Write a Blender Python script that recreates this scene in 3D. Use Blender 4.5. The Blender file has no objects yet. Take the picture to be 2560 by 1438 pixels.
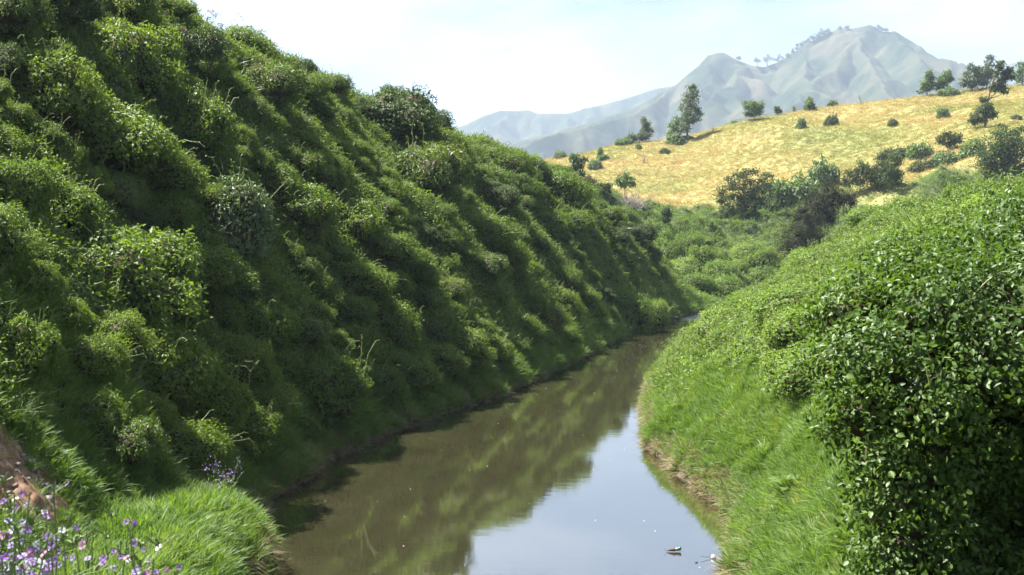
import bpy, math, random
import numpy as np

# ------------------------------------------------------------------ camera, sky, sun, exposure
SC = bpy.context.scene
COL = SC.collection
HC, FPX, YH = 7.0, 2745.0, 600.0          # eye height (m), focal length and horizon row in 2560-px units

cd = bpy.data.cameras.new('camera')
cam = bpy.data.objects.new('camera', cd); COL.objects.link(cam)
cam.location = (0, 0, HC); cam.rotation_euler = (math.radians(90), 0, 0)
cd.sensor_width = 36; cd.lens = 36 * FPX / 2560; cd.shift_y = -119 / 2560
cd.clip_start = 0.1; cd.clip_end = 9000
cd.dof.use_dof = True; cd.dof.focus_distance = 34; cd.dof.aperture_fstop = 9
SC.camera = cam

SUN = np.array([-0.475, 0.14, 0.87]); SUN = SUN / np.linalg.norm(SUN)
sun_el = math.asin(SUN[2]); sun_az = math.atan2(SUN[0], SUN[1])
world = bpy.data.worlds.new('World'); SC.world = world; world.use_nodes = True
wt = world.node_tree; wn = wt.nodes; wn.clear()
sky = wn.new('ShaderNodeTexSky'); sky.sky_type = 'NISHITA'; sky.sun_disc = False
sky.sun_elevation = sun_el; sky.sun_rotation = sun_az
sky.altitude = 2400; sky.air_density = 1.0; sky.dust_density = 1.5; sky.ozone_density = 3.5
wtc = wn.new('ShaderNodeTexCoord'); wmap = wn.new('ShaderNodeMapping'); wmap.inputs['Scale'].default_value = (1, 1, 3.2)
wno = wn.new('ShaderNodeTexNoise'); wno.inputs['Scale'].default_value = 3.4; wno.inputs['Detail'].default_value = 7; wno.inputs['Roughness'].default_value = 0.55
wcr = wn.new('ShaderNodeValToRGB'); wcr.color_ramp.elements[0].position = 0.46; wcr.color_ramp.elements[1].position = 0.70
wcr.color_ramp.elements[0].color = (.10, .10, .10, 1); wcr.color_ramp.elements[1].color = (0.65, 0.65, 0.65, 1)
wmx = wn.new('ShaderNodeMixRGB'); wmx.inputs['Color2'].default_value = (8.6, 8.9, 9.6, 1)
wbg = wn.new('ShaderNodeBackground'); wbg.inputs['Strength'].default_value = 0.040
wo = wn.new('ShaderNodeOutputWorld')
wl = wt.links.new
wl(wtc.outputs['Generated'], wmap.inputs['Vector']); wl(wmap.outputs[0], wno.inputs['Vector']); wl(wno.outputs['Fac'], wcr.inputs['Fac'])
wl(wcr.outputs['Color'], wmx.inputs['Fac']); wl(sky.outputs[0], wmx.inputs['Color1']); wl(wmx.outputs[0], wbg.inputs['Color']); wl(wbg.outputs[0], wo.inputs[0])

sl = bpy.data.lights.new('sun', 'SUN'); sl.energy = 5.0; sl.angle = math.radians(0.55); sl.color = (1.0, 0.96, 0.89)
so = bpy.data.objects.new('sun', sl); COL.objects.link(so)
from mathutils import Vector, Matrix
so.rotation_euler = Vector(SUN).to_track_quat('Z', 'Y').to_euler(); so.location = (-40, 20, 60)

SC.view_settings.view_transform = 'Standard'; SC.view_settings.look = 'None'
SC.view_settings.exposure = 2.05; SC.view_settings.gamma = 1.0; SC.view_settings.use_curve_mapping = False
cy = SC.cycles
cy.max_bounces = 5; cy.diffuse_bounces = 2; cy.glossy_bounces = 2; cy.transmission_bounces = 3; cy.transparent_max_bounces = 4
cy.use_denoising = True; cy.denoising_prefilter = 'ACCURATE'; cy.use_adaptive_sampling = True; cy.adaptive_threshold = 0.015; cy.adaptive_min_samples = 48; cy.sample_clamp_indirect = 4; cy.caustics_reflective = False; cy.caustics_refractive = False

rng = np.random.default_rng(7); random.seed(7)

# ------------------------------------------------------------------ noise
_P = np.random.default_rng(3).permutation(256); _P = np.concatenate([_P, _P, _P])
_G = np.random.default_rng(4).normal(size=(256, 3)); _G /= np.linalg.norm(_G, axis=1)[:, None]
def pnoise(x, y, z=0.0):
    x, y, z = np.broadcast_arrays(np.asarray(x, float), np.asarray(y, float), np.asarray(z, float))
    xi, yi, zi = np.floor(x).astype(int), np.floor(y).astype(int), np.floor(z).astype(int)
    xf, yf, zf = x - xi, y - yi, z - zi
    u, v, w = [t * t * t * (t * (t * 6 - 15) + 10) for t in (xf, yf, zf)]
    r = 0
    for a in (0, 1):
        for b in (0, 1):
            for c in (0, 1):
                h = _P[_P[_P[(xi + a) & 255] + ((yi + b) & 255)] + ((zi + c) & 255)]
                g = _G[h]
                d = g[..., 0] * (xf - a) + g[..., 1] * (yf - b) + g[..., 2] * (zf - c)
                r = r + d * (u if a else 1 - u) * (v if b else 1 - v) * (w if c else 1 - w)
    return r * 1.5
def fbm(x, y, z=0.0, o=4, gain=0.5):
    r, a, f = 0, 1.0, 1.0
    for i in range(o):
        r = r + a * pnoise(x * f + 13.7 * i, y * f - 7.1 * i, z * f + 3.3 * i); a *= gain; f *= 2.03
    return r
def sstep(a, b, x):
    t = np.clip((x - a) / (b - a), 0, 1); return t * t * (3 - 2 * t)

# ------------------------------------------------------------------ terrain function (metres; camera at the origin, looking +y)
_YS = np.arange(-60, 220, 0.5)
def curve(pts, sig=3.0):
    p = np.array(pts, float); v = np.interp(_YS, p[:, 0], p[:, 1])
    k = np.exp(-0.5 * (np.arange(-12, 13) / sig) ** 2); k /= k.sum()
    v = np.convolve(np.pad(v, 12, mode='edge'), k, mode='valid')
    return lambda y: np.interp(y, _YS, v)
XL = curve([(-60, -3), (0, -3.6), (10, -4), (18, -4.35), (22.9, -4.7), (25.3, -5.9), (27.5, -6.5), (31, -6.2), (36.3, -5.4), (41.8, -3.65), (51, .2), (63, 3.7), (83.5, 9.1), (91.5, 12.3), (104, 17), (113, 21.4), (120, 27)], 1.6)
XC = curve([(-60, -26), (18, -24), (30, -22), (45, -18.3), (50, -15.8), (60, -14), (68, -10.5), (78, -4.6), (90, 2), (95, 5), (103, 9.8), (108, 14), (113, 19), (120, 25)])
ZC = curve([(-60, 17), (18, 17.5), (30, 18.5), (45, 19.2), (50, 17.8), (60, 16.7), (68, 16.0), (78, 14.7), (88, 13.5), (95, 11.6), (103, 8.6), (108, 4.4), (113, 1.2), (120, 1)])
BB = curve([(-60, 3), (21, 3), (27, .7), (60, .6), (120, .4)]); HB = curve([(-60, 1.9), (22, 1.9), (26.5, .9), (60, .8), (120, .5)])
XR = curve([(-60, 1), (0, 1.2), (10, 1.8), (15, 2.8), (20, 4), (22.9, 4.55), (26.3, 5.35), (29, 5.45), (32.6, 5), (37, 4.55), (41.8, 5), (53.4, 6.6), (65, 9.5), (78, 14), (90, 18), (98, 22), (104, 30), (108, 45), (112, 80)], 1.6)
XRC = curve([(-60, 7), (0, 8), (10, 8.5), (20, 11.5), (30, 14), (40, 16), (50, 17.7), (60, 17.8), (70, 18.3), (80, 20.5), (90, 23.5), (98, 28), (104, 37), (108, 52), (112, 90)])
ZRC = curve([(-60, 6), (0, 6.3), (10, 7), (20, 8), (30, 8.8), (40, 8.9), (50, 8.2), (60, 6.3), (70, 4.3), (80, 2.7), (90, 1.3), (98, .8), (112, .6)])
LAY = {
 112: [(1400, 700), (1700, 765), (1850, 783), (2600, 783)],
 118: [(1400, 690), (1600, 725), (1750, 748), (1850, 754), (2600, 758)],
 126: [(1400, 560), (1500, 640), (1600, 668), (1700, 690), (1800, 705), (1900, 715), (2000, 728), (2600, 740)],
 140: [(1300, 400), (1400, 445), (1500, 492), (1600, 530), (1700, 540), (1745, 550), (1800, 590), (1850, 625), (1950, 660), (2100, 685), (2600, 690)],
 151: [(1300, 405), (1400, 450), (1500, 505), (1600, 545), (1700, 560), (1780, 600), (1850, 618), (1950, 622), (2050, 612), (2200, 600), (2600, 560)],
 168: [(1300, 405), (1400, 440), (1500, 492), (1600, 532), (1700, 545), (1800, 556), (1900, 525), (2000, 500), (2100, 490), (2300, 454), (2560, 398), (2800, 350)],
 186: [(1300, 420), (1400, 462), (1500, 508), (1600, 525), (1700, 535), (1800, 522), (1900, 503), (2000, 480), (2100, 468), (2300, 428), (2560, 362), (2800, 310)],
 215: [(1300, 418), (1400, 448), (1500, 472), (1600, 480), (1700, 480), (1800, 455), (1900, 430), (2000, 405), (2100, 390), (2300, 352), (2560, 300), (2800, 265)],
 280: [(1250, 412), (1370, 402), (1440, 388), (1500, 372), (1560, 358), (1640, 350), (1700, 345), (1760, 328), (1860, 301), (1940, 288), (2000, 276), (2100, 264), (2200, 252), (2300, 240), (2400, 226), (2560, 210), (2700, 198), (3000, 180)],
}
_PX = np.arange(1000, 3300, 10.0); _LD = []; _LZ = []
for d_, l_ in LAY.items():
    l_ = np.array(l_, float); z_ = HC + (YH - l_[:, 1]) * d_ / FPX
    zz = np.interp(_PX, l_[:, 0], z_); k_ = np.exp(-0.5 * (np.arange(-4, 5) / 1.6) ** 2); k_ /= k_.sum()
    _LD.append(d_); _LZ.append(np.convolve(np.pad(zz, 4, mode='edge'), k_, mode='valid'))
_LD += [310, 450, 700, 6000]; _c = _LZ[-1]; _LZ += [_c - 0.3, _c * .82, _c * .3 + 6, _c * 0 + 10]
_LD = np.array(_LD, float); _LZ = np.array(_LZ)
def far(x, y):
    px = 1280 + FPX * x / np.maximum(y, 60)
    t = np.clip((px - _PX[0]) / 10.0, 0, len(_PX) - 1.001); i = t.astype(int); f = t - i
    k = np.clip(np.searchsorted(_LD, y) - 1, 0, len(_LD) - 2)
    g = np.clip((y - _LD[k]) / (_LD[k + 1] - _LD[k]), 0, 1)
    a = _LZ[k, i] * (1 - f) + _LZ[k, i + 1] * f; b = _LZ[k + 1, i] * (1 - f) + _LZ[k + 1, i + 1] * f
    return a * (1 - g) + b * g
def ground(x, y):
    x, y = np.broadcast_arrays(np.asarray(x, float), np.asarray(y, float))
    wob = 0.32 * pnoise(x * 0 + 3.1, y * .42) + 0.16 * pnoise(x * 0 + 9.1, y * 1.1)
    u = XL(y) + wob - x; R = XL(y) - XC(y); Z = ZC(y); b = BB(y); hb = HB(y)
    t = np.clip((u - b) / (R - b), 0, 1)
    rise = (Z - hb) * (1 - (1 - t) ** 1.3)
    hum = 1.1 * (np.abs(fbm((y - .25 * x) / 4.2, u / 8.5, 0, 3)) * 2 - .5) + .45 * fbm(x / 1.7, y / 2.1, 5, 3)
    zl = hb * (1 - np.exp(-np.maximum(u, 0) / .55)) + rise - .03 * np.maximum(u - R, 0).clip(0, 60) + hum * sstep(1.0, 4.0, u) * (0.35 + 0.65 * sstep(20, 27, y))
    wobr = 0.30 * pnoise(x * 0 + 5.1, y * .45) + 0.14 * pnoise(x * 0 + 1.1, y * 1.2)
    v = x - XR(y) - wobr; R2 = XRC(y) - XR(y); Z2 = ZRC(y)
    t2 = np.clip((v - .3) / (R2 - .3), 0, 1)
    humr = .8 * fbm(v / 3.2, y / 2.8, 2, 3) + .8 * fbm(v / 7, y / 6.5, 4, 2) - .35 + .12 * fbm(x / .9, y / .9, 8, 2)
    zr = .7 * (1 - np.exp(-np.maximum(v, 0) / .45)) + (Z2 - .7).clip(0) * (1 - (1 - t2) ** 1.12) + .02 * np.maximum(v - R2, 0).clip(0, 40) + humr * sstep(.8, 3.5, v)
    bed = -np.minimum(1.6, .8 * np.minimum(np.maximum(-u, 0), np.maximum(-v, 0))) - 0.02
    z = np.where(u > 0, zl, np.where(v > 0, zr, bed))
    fl = 5.55 * np.exp(-((x + 2.2) / 1.7) ** 2 * .5 - ((y - 3.0) / 2.1) ** 2 * .5)
    z = np.where(y < 14, np.maximum(z, fl), z)
    w = sstep(109, 119, y)
    hf = (1.5 * np.abs(fbm(x / 6, y / 6, 3, 3)) * 2 - .5) * sstep(114, 120, y) * (1 - sstep(172, 190, y)) + (1.1 * fbm(x / 22 + y / 60, y / 40, 6, 3) + .35 * fbm(x / 3.2, y / 3.2, 1, 3) + .55 * fbm((1.2 * x - y) / 3.5, (x + 1.2 * y) / 20, 7, 3)) * sstep(172, 190, y) * (1 - .75 * sstep(262, 280, y))
    return z * (1 - w) + w * (far(x, y) + hf)
# the ground sheet's own grid; everything that stands on it reads its height from here
def axis(lo, hi, step, far_lo, far_hi, grow):
    a = list(np.arange(lo, hi + 1e-6, step)); s = step
    while a[-1] < far_hi: s *= grow; a.append(a[-1] + s)
    s = step
    while a[0] > far_lo: s *= grow; a.insert(0, a[0] - s)
    return np.array(a)
gx = axis(-27, 27, .34, -4000, 4000, 1.045)
gy = np.concatenate([axis(-2, 122, .42, -600, 122, 1.12), 122 + np.cumsum(.42 * 1.022 ** np.arange(1, 130))]); 
s_ = gy[-1] - gy[-2]; ext = []
while (ext[-1] if ext else gy[-1]) < 5000: s_ *= 1.12; ext.append((ext[-1] if ext else gy[-1]) + s_)
gy = np.concatenate([gy, ext])
GX, GY = np.meshgrid(gx, gy); GZ = ground(GX.ravel(), GY.ravel())
nx, ny = len(gx), len(gy)
ii = (np.arange(ny - 1)[:, None] * nx + np.arange(nx - 1)[None]).ravel()
Q = np.stack([ii, ii + 1, ii + nx + 1, ii + nx], 1)
GZ2 = GZ.reshape(ny, nx); _GY, _GX = np.gradient(GZ2, gy, gx)
def _bil(A, x, y):
    i = np.clip(np.searchsorted(gx, x) - 1, 0, nx - 2); j = np.clip(np.searchsorted(gy, y) - 1, 0, ny - 2)
    f = np.clip((x - gx[i]) / (gx[i + 1] - gx[i]), 0, 1); g = np.clip((y - gy[j]) / (gy[j + 1] - gy[j]), 0, 1)
    return (A[j, i] * (1 - f) + A[j, i + 1] * f) * (1 - g) + (A[j + 1, i] * (1 - f) + A[j + 1, i + 1] * f) * g
exact_ground = ground
def ground(x, y):
    x, y = np.broadcast_arrays(np.asarray(x, float), np.asarray(y, float)); return _bil(GZ2, x, y)
def normal(x, y):
    n = np.stack([-_bil(_GX, x, y), -_bil(_GY, x, y), np.ones_like(x)], -1); return n / np.linalg.norm(n, axis=-1)[:, None]
_DM = np.concatenate([np.arange(14, 130, .12), np.arange(130, 420, .4)])
def hit(px, py, dmin=0):
    x = (px - 1280) / FPX * _DM; z = HC + (YH - py) / FPX * _DM
    below = (z < ground(x, _DM)) & (_DM > dmin); k = int(np.argmax(below)) if below.any() else len(_DM) - 1
    return Vector((x[k], _DM[k], float(ground(x[k:k + 1], _DM[k:k + 1])[0])))
def crest_hit(px, py, dmin):
    p = hit(px, py, dmin)
    while p.y > 300 and py < 700: py += 1.5; p = hit(px, py, dmin)
    return p
def at(px, py, d):
    return Vector(((px - 1280) / FPX * d, d, HC + (YH - py) / FPX * d))
def project(P):
    return 1280 + FPX * P[:, 0] / np.maximum(P[:, 1], .1), YH - FPX * (P[:, 2] - HC) / np.maximum(P[:, 1], .1)

# ------------------------------------------------------------------ materials
def nt(name):
    m = bpy.data.materials.new(name); m.use_nodes = True; t = m.node_tree; t.nodes.clear()
    return m, t, t.nodes.new, t.links.new
def ramp(new, stops):
    r = new('ShaderNodeValToRGB'); e = r.color_ramp.elements
    while len(e) < len(stops): e.new(0.5)
    for k, (p, c) in enumerate(stops): e[k].position = p; e[k].color = (*c, 1)
    return r
def leafmat(name, stops, rough=.42, trans=.32, tcol=(.50, .68, .18), spec=.45, nscale=.22, wi=.35, wo_=.25, wn_=.6):
    m, t, new, lk = nt(name)
    geo = new('ShaderNodeNewGeometry'); oi = new('ShaderNodeObjectInfo')
    noi = new('ShaderNodeTexNoise'); noi.inputs['Scale'].default_value = nscale; noi.inputs['Detail'].default_value = 3
    lk(geo.outputs['Position'], noi.inputs['Vector'])
    def mul(s, f, add=0.0):
        n = new('ShaderNodeMath'); n.operation = 'MULTIPLY_ADD'; lk(s, n.inputs[0]); n.inputs[1].default_value = f; n.inputs[2].default_value = add; return n.outputs[0]
    def add(a, b):
        n = new('ShaderNodeMath'); n.operation = 'ADD'; lk(a, n.inputs[0]); lk(b, n.inputs[1]); return n.outputs[0]
    nz = mul(noi.outputs['Fac'], wn_ * 2.2, -wn_ * 1.1 + .5 - .5 * wi - .5 * wo_)
    fac = add(add(mul(geo.outputs['Random Per Island'], wi), mul(oi.outputs['Random'], wo_)), nz)
    r = ramp(new, stops); lk(fac, r.inputs['Fac'])
    p = new('ShaderNodeBsdfPrincipled'); p.inputs['Roughness'].default_value = rough; p.inputs['Specular IOR Level'].default_value = spec
    lk(r.outputs['Color'], p.inputs['Base Color'])
    out = new('ShaderNodeOutputMaterial')
    if trans:
        tr = new('ShaderNodeBsdfTranslucent'); mx = new('ShaderNodeMixRGB'); mx.blend_type = 'MULTIPLY'; mx.inputs['Fac'].default_value = 1
        sc = new('ShaderNodeMixRGB'); sc.blend_type = 'MULTIPLY'; sc.inputs['Fac'].default_value = 1; sc.inputs['Color2'].default_value = (tcol[0] * 4, tcol[1] * 3, tcol[2] * 4, 1)
        lk(r.outputs['Color'], sc.inputs['Color1']); lk(sc.outputs[0], tr.inputs['Color'])
        ms = new('ShaderNodeMixShader'); ms.inputs['Fac'].default_value = trans
        lk(p.outputs[0], ms.inputs[1]); lk(tr.outputs[0], ms.inputs[2]); lk(ms.outputs[0], out.inputs['Surface'])
    else:
        lk(p.outputs[0], out.inputs['Surface'])
    return m
def noisemat(name, stops, scale=3, rough=.9, detail=6, bump=.3, spec=.2, coord='Object'):
    m, t, new, lk = nt(name)
    tc = new('ShaderNodeTexCoord'); no = new('ShaderNodeTexNoise'); no.inputs['Scale'].default_value = scale; no.inputs['Detail'].default_value = detail
    lk(tc.outputs[coord], no.inputs['Vector']); r = ramp(new, stops); lk(no.outputs['Fac'], r.inputs['Fac'])
    p = new('ShaderNodeBsdfPrincipled'); p.inputs['Roughness'].default_value = rough; p.inputs['Specular IOR Level'].default_value = spec
    b = new('ShaderNodeBump'); b.inputs['Strength'].default_value = bump; lk(no.outputs['Fac'], b.inputs['Height']); lk(b.outputs[0], p.inputs['Normal'])
    lk(r.outputs['Color'], p.inputs['Base Color']); o = new('ShaderNodeOutputMaterial'); lk(p.outputs[0], o.inputs[0])
    return m
M = {}
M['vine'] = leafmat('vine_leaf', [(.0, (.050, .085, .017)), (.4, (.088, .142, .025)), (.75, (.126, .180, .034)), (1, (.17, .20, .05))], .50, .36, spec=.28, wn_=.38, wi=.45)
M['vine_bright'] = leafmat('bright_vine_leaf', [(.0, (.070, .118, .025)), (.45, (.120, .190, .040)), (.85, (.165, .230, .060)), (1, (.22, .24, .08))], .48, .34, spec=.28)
M['bush'] = leafmat('glossy_bush_leaf', [(.0, (.036, .070, .013)), (.5, (.066, .118, .020)), (.88, (.105, .165, .032)), (.985, (.17, .18, .045)), (1, (.22, .17, .04))], .45, .32, spec=.3, nscale=.8)
M['grey_shrub'] = leafmat('grey_green_leaf', [(0, (.055, .09, .04)), (.5, (.085, .13, .055)), (1, (.12, .17, .07))], .5, .25)
M['dark_shrub'] = leafmat('dark_leaf', [(0, (.032, .058, .018)), (.5, (.055, .09, .026)), (1, (.09, .125, .038))], .55, .25, spec=.25)
M['grass'] = leafmat('grass_blade', [(0, (.060, .108, .024)), (.35, (.100, .172, .036)), (.78, (.142, .212, .052)), (1, (.26, .265, .11))], .5, .38, nscale=.6, spec=.3, wi=.5)
M['grass_dim'] = leafmat('slope_grass_blade', [(0, (.05, .09, .022)), (.5, (.085, .13, .03)), (.85, (.13, .16, .04)), (1, (.20, .19, .07))], .5, .35, nscale=.3)
M['straw'] = leafmat('dry_straw', [(0, (.12, .165, .05)), (.3, (.225, .24, .08)), (.6, (.325, .28, .12)), (.85, (.365, .30, .145)), (1, (.27, .22, .12))], .6, .25, tcol=(.5, .5, .2), nscale=.035, wn_=.9, wi=.08, wo_=.08, spec=.08)
M['dry_grass'] = leafmat('dry_bank_grass', [(0, (.16, .13, .07)), (.5, (.22, .18, .10)), (1, (.15, .16, .06))], .7, .25, tcol=(.4, .4, .2))
M['tree_a'] = leafmat('eucalyptus_leaf', [(0, (.045, .07, .035)), (.5, (.075, .105, .05)), (1, (.11, .14, .065))], .5, .25)
M['tree_b'] = leafmat('light_tree_leaf', [(0, (.07, .11, .038)), (.5, (.105, .16, .055)), (1, (.15, .20, .07))], .5, .28)
M['tree_c'] = leafmat('olive_tree_leaf', [(0, (.038, .054, .022)), (.5, (.06, .085, .034)), (1, (.095, .12, .05))], .6, .24, spec=.2)
M['dead_vine'] = leafmat('dead_vine_leaf', [(0, (.018, .018, .010)), (.5, (.034, .036, .017)), (1, (.055, .07, .024))], .7, .15, spec=.1)
M['brown_leaf'] = leafmat('brown_leaf', [(0, (.08, .06, .035)), (.5, (.13, .095, .05)), (1, (.10, .11, .04))], .6, .2)
M['twig'] = noisemat('dead_twigs', [(.3, (.035, .03, .016)), (.7, (.075, .06, .03))], 8)
M['bark'] = noisemat('tree_bark', [(.3, (.09, .075, .055)), (.7, (.22, .19, .15))], 6)
M['grey_twig'] = noisemat('grey_dead_wood', [(.3, (.16, .14, .125)), (.7, (.30, .27, .25))], 5)
M['stem'] = leafmat('green_stem', [(0, (.10, .16, .04)), (1, (.17, .22, .07))], .5, 0)
M['tendril'] = leafmat('pale_tendril', [(0, (.16, .20, .06)), (1, (.26, .27, .11))], .5, 0)
M['purple'] = leafmat('purple_petal', [(0, (.22, .08, .40)), (1, (.34, .14, .52))], .6, .35, tcol=(.3, .3, .3))
M['lilac'] = leafmat('lilac_petal', [(0, (.30, .20, .50)), (1, (.46, .36, .66))], .6, .35, tcol=(.3, .3, .3))
M['white'] = leafmat('white_petal', [(0, (.66, .66, .72)), (1, (.78, .76, .80))], .6, .35, tcol=(.26, .3, .26))
M['pink'] = leafmat('pink_petal', [(0, (.55, .20, .42)), (1, (.66, .32, .55))], .6, .35, tcol=(.3, .3, .3))
M['broad'] = leafmat('dock_leaf', [(0, (.07, .13, .025)), (1, (.12, .18, .04))], .5, .3, nscale=3, spec=.25)

def ground_mat():
    m, t, new, lk = nt('bank_soil')
    geo = new('ShaderNodeNewGeometry')
    def noise(s, d=6):
        n = new('ShaderNodeTexNoise'); n.inputs['Scale'].default_value = s; n.inputs['Detail'].default_value = d; lk(geo.outputs['Position'], n.inputs['Vector']); return n.outputs['Fac']
    n1, n2 = noise(1.3), noise(.06, 4)
    soil = ramp(new, [(.3, (.022, .032, .012)), (.55, (.04, .058, .02)), (.8, (.07, .08, .03))]); lk(n1, soil.inputs['Fac'])
    gold = ramp(new, [(.28, (.11, .145, .042)), (.42, (.20, .21, .07)), (.6, (.285, .26, .105)), (.8, (.25, .205, .105))]); lk(n2, gold.inputs['Fac'])
    mud = ramp(new, [(.3, (.07, .052, .035)), (.7, (.15, .115, .08))]); lk(noise(4), mud.inputs['Fac'])
    earth = ramp(new, [(.3, (.16, .10, .065)), (.52, (.25, .16, .105)), (.72, (.34, .24, .17))]); lk(noise(6, 10), earth.inputs['Fac'])
    def att(n):
        a = new('ShaderNodeAttribute'); a.attribute_name = n; return a.outputs['Fac']
    col = soil.outputs['Color']
    for nm, r in (('gold', gold), ('mud', mud), ('earth', earth)):
        mx = new('ShaderNodeMixRGB'); lk(att(nm), mx.inputs['Fac']); lk(col, mx.inputs['Color1']); lk(r.outputs['Color'], mx.inputs['Color2']); col = mx.outputs[0]
    p = new('ShaderNodeBsdfPrincipled'); p.inputs['Roughness'].default_value = .9; p.inputs['Specular IOR Level'].default_value = .15
    lk(col, p.inputs['Base Color'])
    b = new('ShaderNodeBump'); b.inputs['Strength'].default_value = .6; b.inputs['Distance'].default_value = .15; lk(noise(5, 8), b.inputs['Height']); lk(b.outputs[0], p.inputs['Normal'])
    o = new('ShaderNodeOutputMaterial'); lk(p.outputs[0], o.inputs[0]); return m
def water_mat():
    m, t, new, lk = nt('muddy_water')
    geo = new('ShaderNodeNewGeometry')
    n0 = new('ShaderNodeTexNoise'); n0.inputs['Scale'].default_value = .35; n0.inputs['Detail'].default_value = 5; lk(geo.outputs['Position'], n0.inputs['Vector'])
    r = ramp(new, [(.3, (.036, .034, .016)), (.7, (.050, .046, .023))]); lk(n0.outputs['Fac'], r.inputs['Fac'])
    p = new('ShaderNodeBsdfPrincipled'); p.inputs['Roughness'].default_value = .025; p.inputs['IOR'].default_value = 2.7
    lk(r.outputs['Color'], p.inputs['Base Color'])
    mp = new('ShaderNodeMapping'); mp.inputs['Scale'].default_value = (.55, 1.6, 1); lk(geo.outputs['Position'], mp.inputs['Vector'])
    w = new('ShaderNodeTexNoise'); w.inputs['Scale'].default_value = 2.2; w.inputs['Detail'].default_value = 4; lk(mp.outputs[0], w.inputs['Vector'])
    w2 = new('ShaderNodeTexNoise'); w2.inputs['Scale'].default_value = 7; w2.inputs['Detail'].default_value = 3; lk(mp.outputs[0], w2.inputs['Vector'])
    a = new('ShaderNodeAttribute'); a.attribute_name = 'riffle'
    # calm water carries faint ripples; the shallow riffle at the bend is broken
    m1 = new('ShaderNodeMath'); m1.operation = 'MULTIPLY_ADD'; lk(a.outputs['Fac'], m1.inputs[0]); m1.inputs[1].default_value = .9; m1.inputs[2].default_value = .012
    b = new('ShaderNodeBump'); b.inputs['Distance'].default_value = .1; lk(m1.outputs[0], b.inputs['Strength']); 
    ad = new('ShaderNodeMath'); ad.operation = 'MULTIPLY_ADD'; lk(w2.outputs['Fac'], ad.inputs[0]); ad.inputs[1].default_value = .3; lk(w.outputs['Fac'], ad.inputs[2])
    lk(ad.outputs[0], b.inputs['Height']); lk(b.outputs[0], p.inputs['Normal'])
    gl = new('ShaderNodeBsdfGlossy'); gl.inputs['Roughness'].default_value = .03; lk(b.outputs[0], gl.inputs['Normal']); ms = new('ShaderNodeMixShader'); ms.inputs['Fac'].default_value = .42; lk(p.outputs[0], ms.inputs[1]); lk(gl.outputs[0], ms.inputs[2])
    o = new('ShaderNodeOutputMaterial'); lk(ms.outputs[0], o.inputs[0]); return m
def mountain_mat():
    m, t, new, lk = nt('mountain_scrub')
    geo = new('ShaderNodeNewGeometry')
    n = new('ShaderNodeTexNoise'); n.inputs['Scale'].default_value = .009; n.inputs['Detail'].default_value = 12; n.inputs['Roughness'].default_value = .62; lk(geo.outputs['Position'], n.inputs['Vector'])
    r = ramp(new, [(.38, (.014, .026, .014)), (.48, (.03, .044, .021)), (.56, (.055, .06, .032)), (.68, (.095, .082, .05))]); lk(n.outputs['Fac'], r.inputs['Fac'])
    p = new('ShaderNodeBsdfPrincipled'); p.inputs['Roughness'].default_value = .95; p.inputs['Specular IOR Level'].default_value = .1; lk(r.outputs['Color'], p.inputs['Base Color'])
    o = new('ShaderNodeOutputMaterial'); lk(p.outputs[0], o.inputs[0]); return m
M['ground'] = ground_mat(); M['water'] = water_mat(); M['mountain'] = mountain_mat()

# ------------------------------------------------------------------ mesh helpers
def mk(name, V, T, mats, mi=None, smooth=False):
    me = bpy.data.meshes.new(name); V = np.asarray(V, np.float32); T = np.asarray(T, np.int32)
    me.vertices.add(len(V)); me.vertices.foreach_set('co', V.ravel())
    k = T.shape[1]
    me.loops.add(T.size); me.loops.foreach_set('vertex_index', T.ravel())
    me.polygons.add(len(T)); me.polygons.foreach_set('loop_start', np.arange(0, T.size, k, dtype=np.int32))
    for m in mats: me.materials.append(M[m] if isinstance(m, str) else m)
    if mi is not None: me.polygons.foreach_set('material_index', np.asarray(mi, np.int32))
    if smooth: me.polygons.foreach_set('use_smooth', np.ones(len(T), bool))
    me.update(calc_edges=True); return me
class MB:
    def __init__(s): s.V = []; s.T = []; s.I = []; s.n = 0
    def add(s, V, T, mi=0):
        V = np.asarray(V, float).reshape(-1, 3); T = np.asarray(T, int).reshape(-1, 3)
        s.V.append(V); s.T.append(T + s.n); s.I.append(np.full(len(T), mi)); s.n += len(V); return s
    def mesh(s, name, mats, smooth=False):
        return mk(name, np.concatenate(s.V), np.concatenate(s.T), mats, np.concatenate(s.I), smooth)
def ob(name, me, parent=None, loc=None, rot=None, scale=None):
    o = bpy.data.objects.new(name, me); COL.objects.link(o)
    if parent: o.parent = parent
    if loc is not None: o.location = loc
    if rot is not None: o.rotation_euler = rot
    if scale is not None: o.scale = scale if hasattr(scale, '__len__') else (scale,) * 3
    return o
def tag(o, label=None, cat=None, group=None, kind=None):
    if label: o['label'] = label
    if cat: o['category'] = cat
    if group: o['group'] = group
    if kind: o['kind'] = kind
    return o
def unit(v): return v / np.maximum(np.linalg.norm(v, axis=-1, keepdims=True), 1e-9)
def frames(N, r):
    a = r.normal(size=N.shape); t = unit(a - N * (a * N).sum(-1, keepdims=True)); b = np.cross(N, t); return t, b
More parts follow.
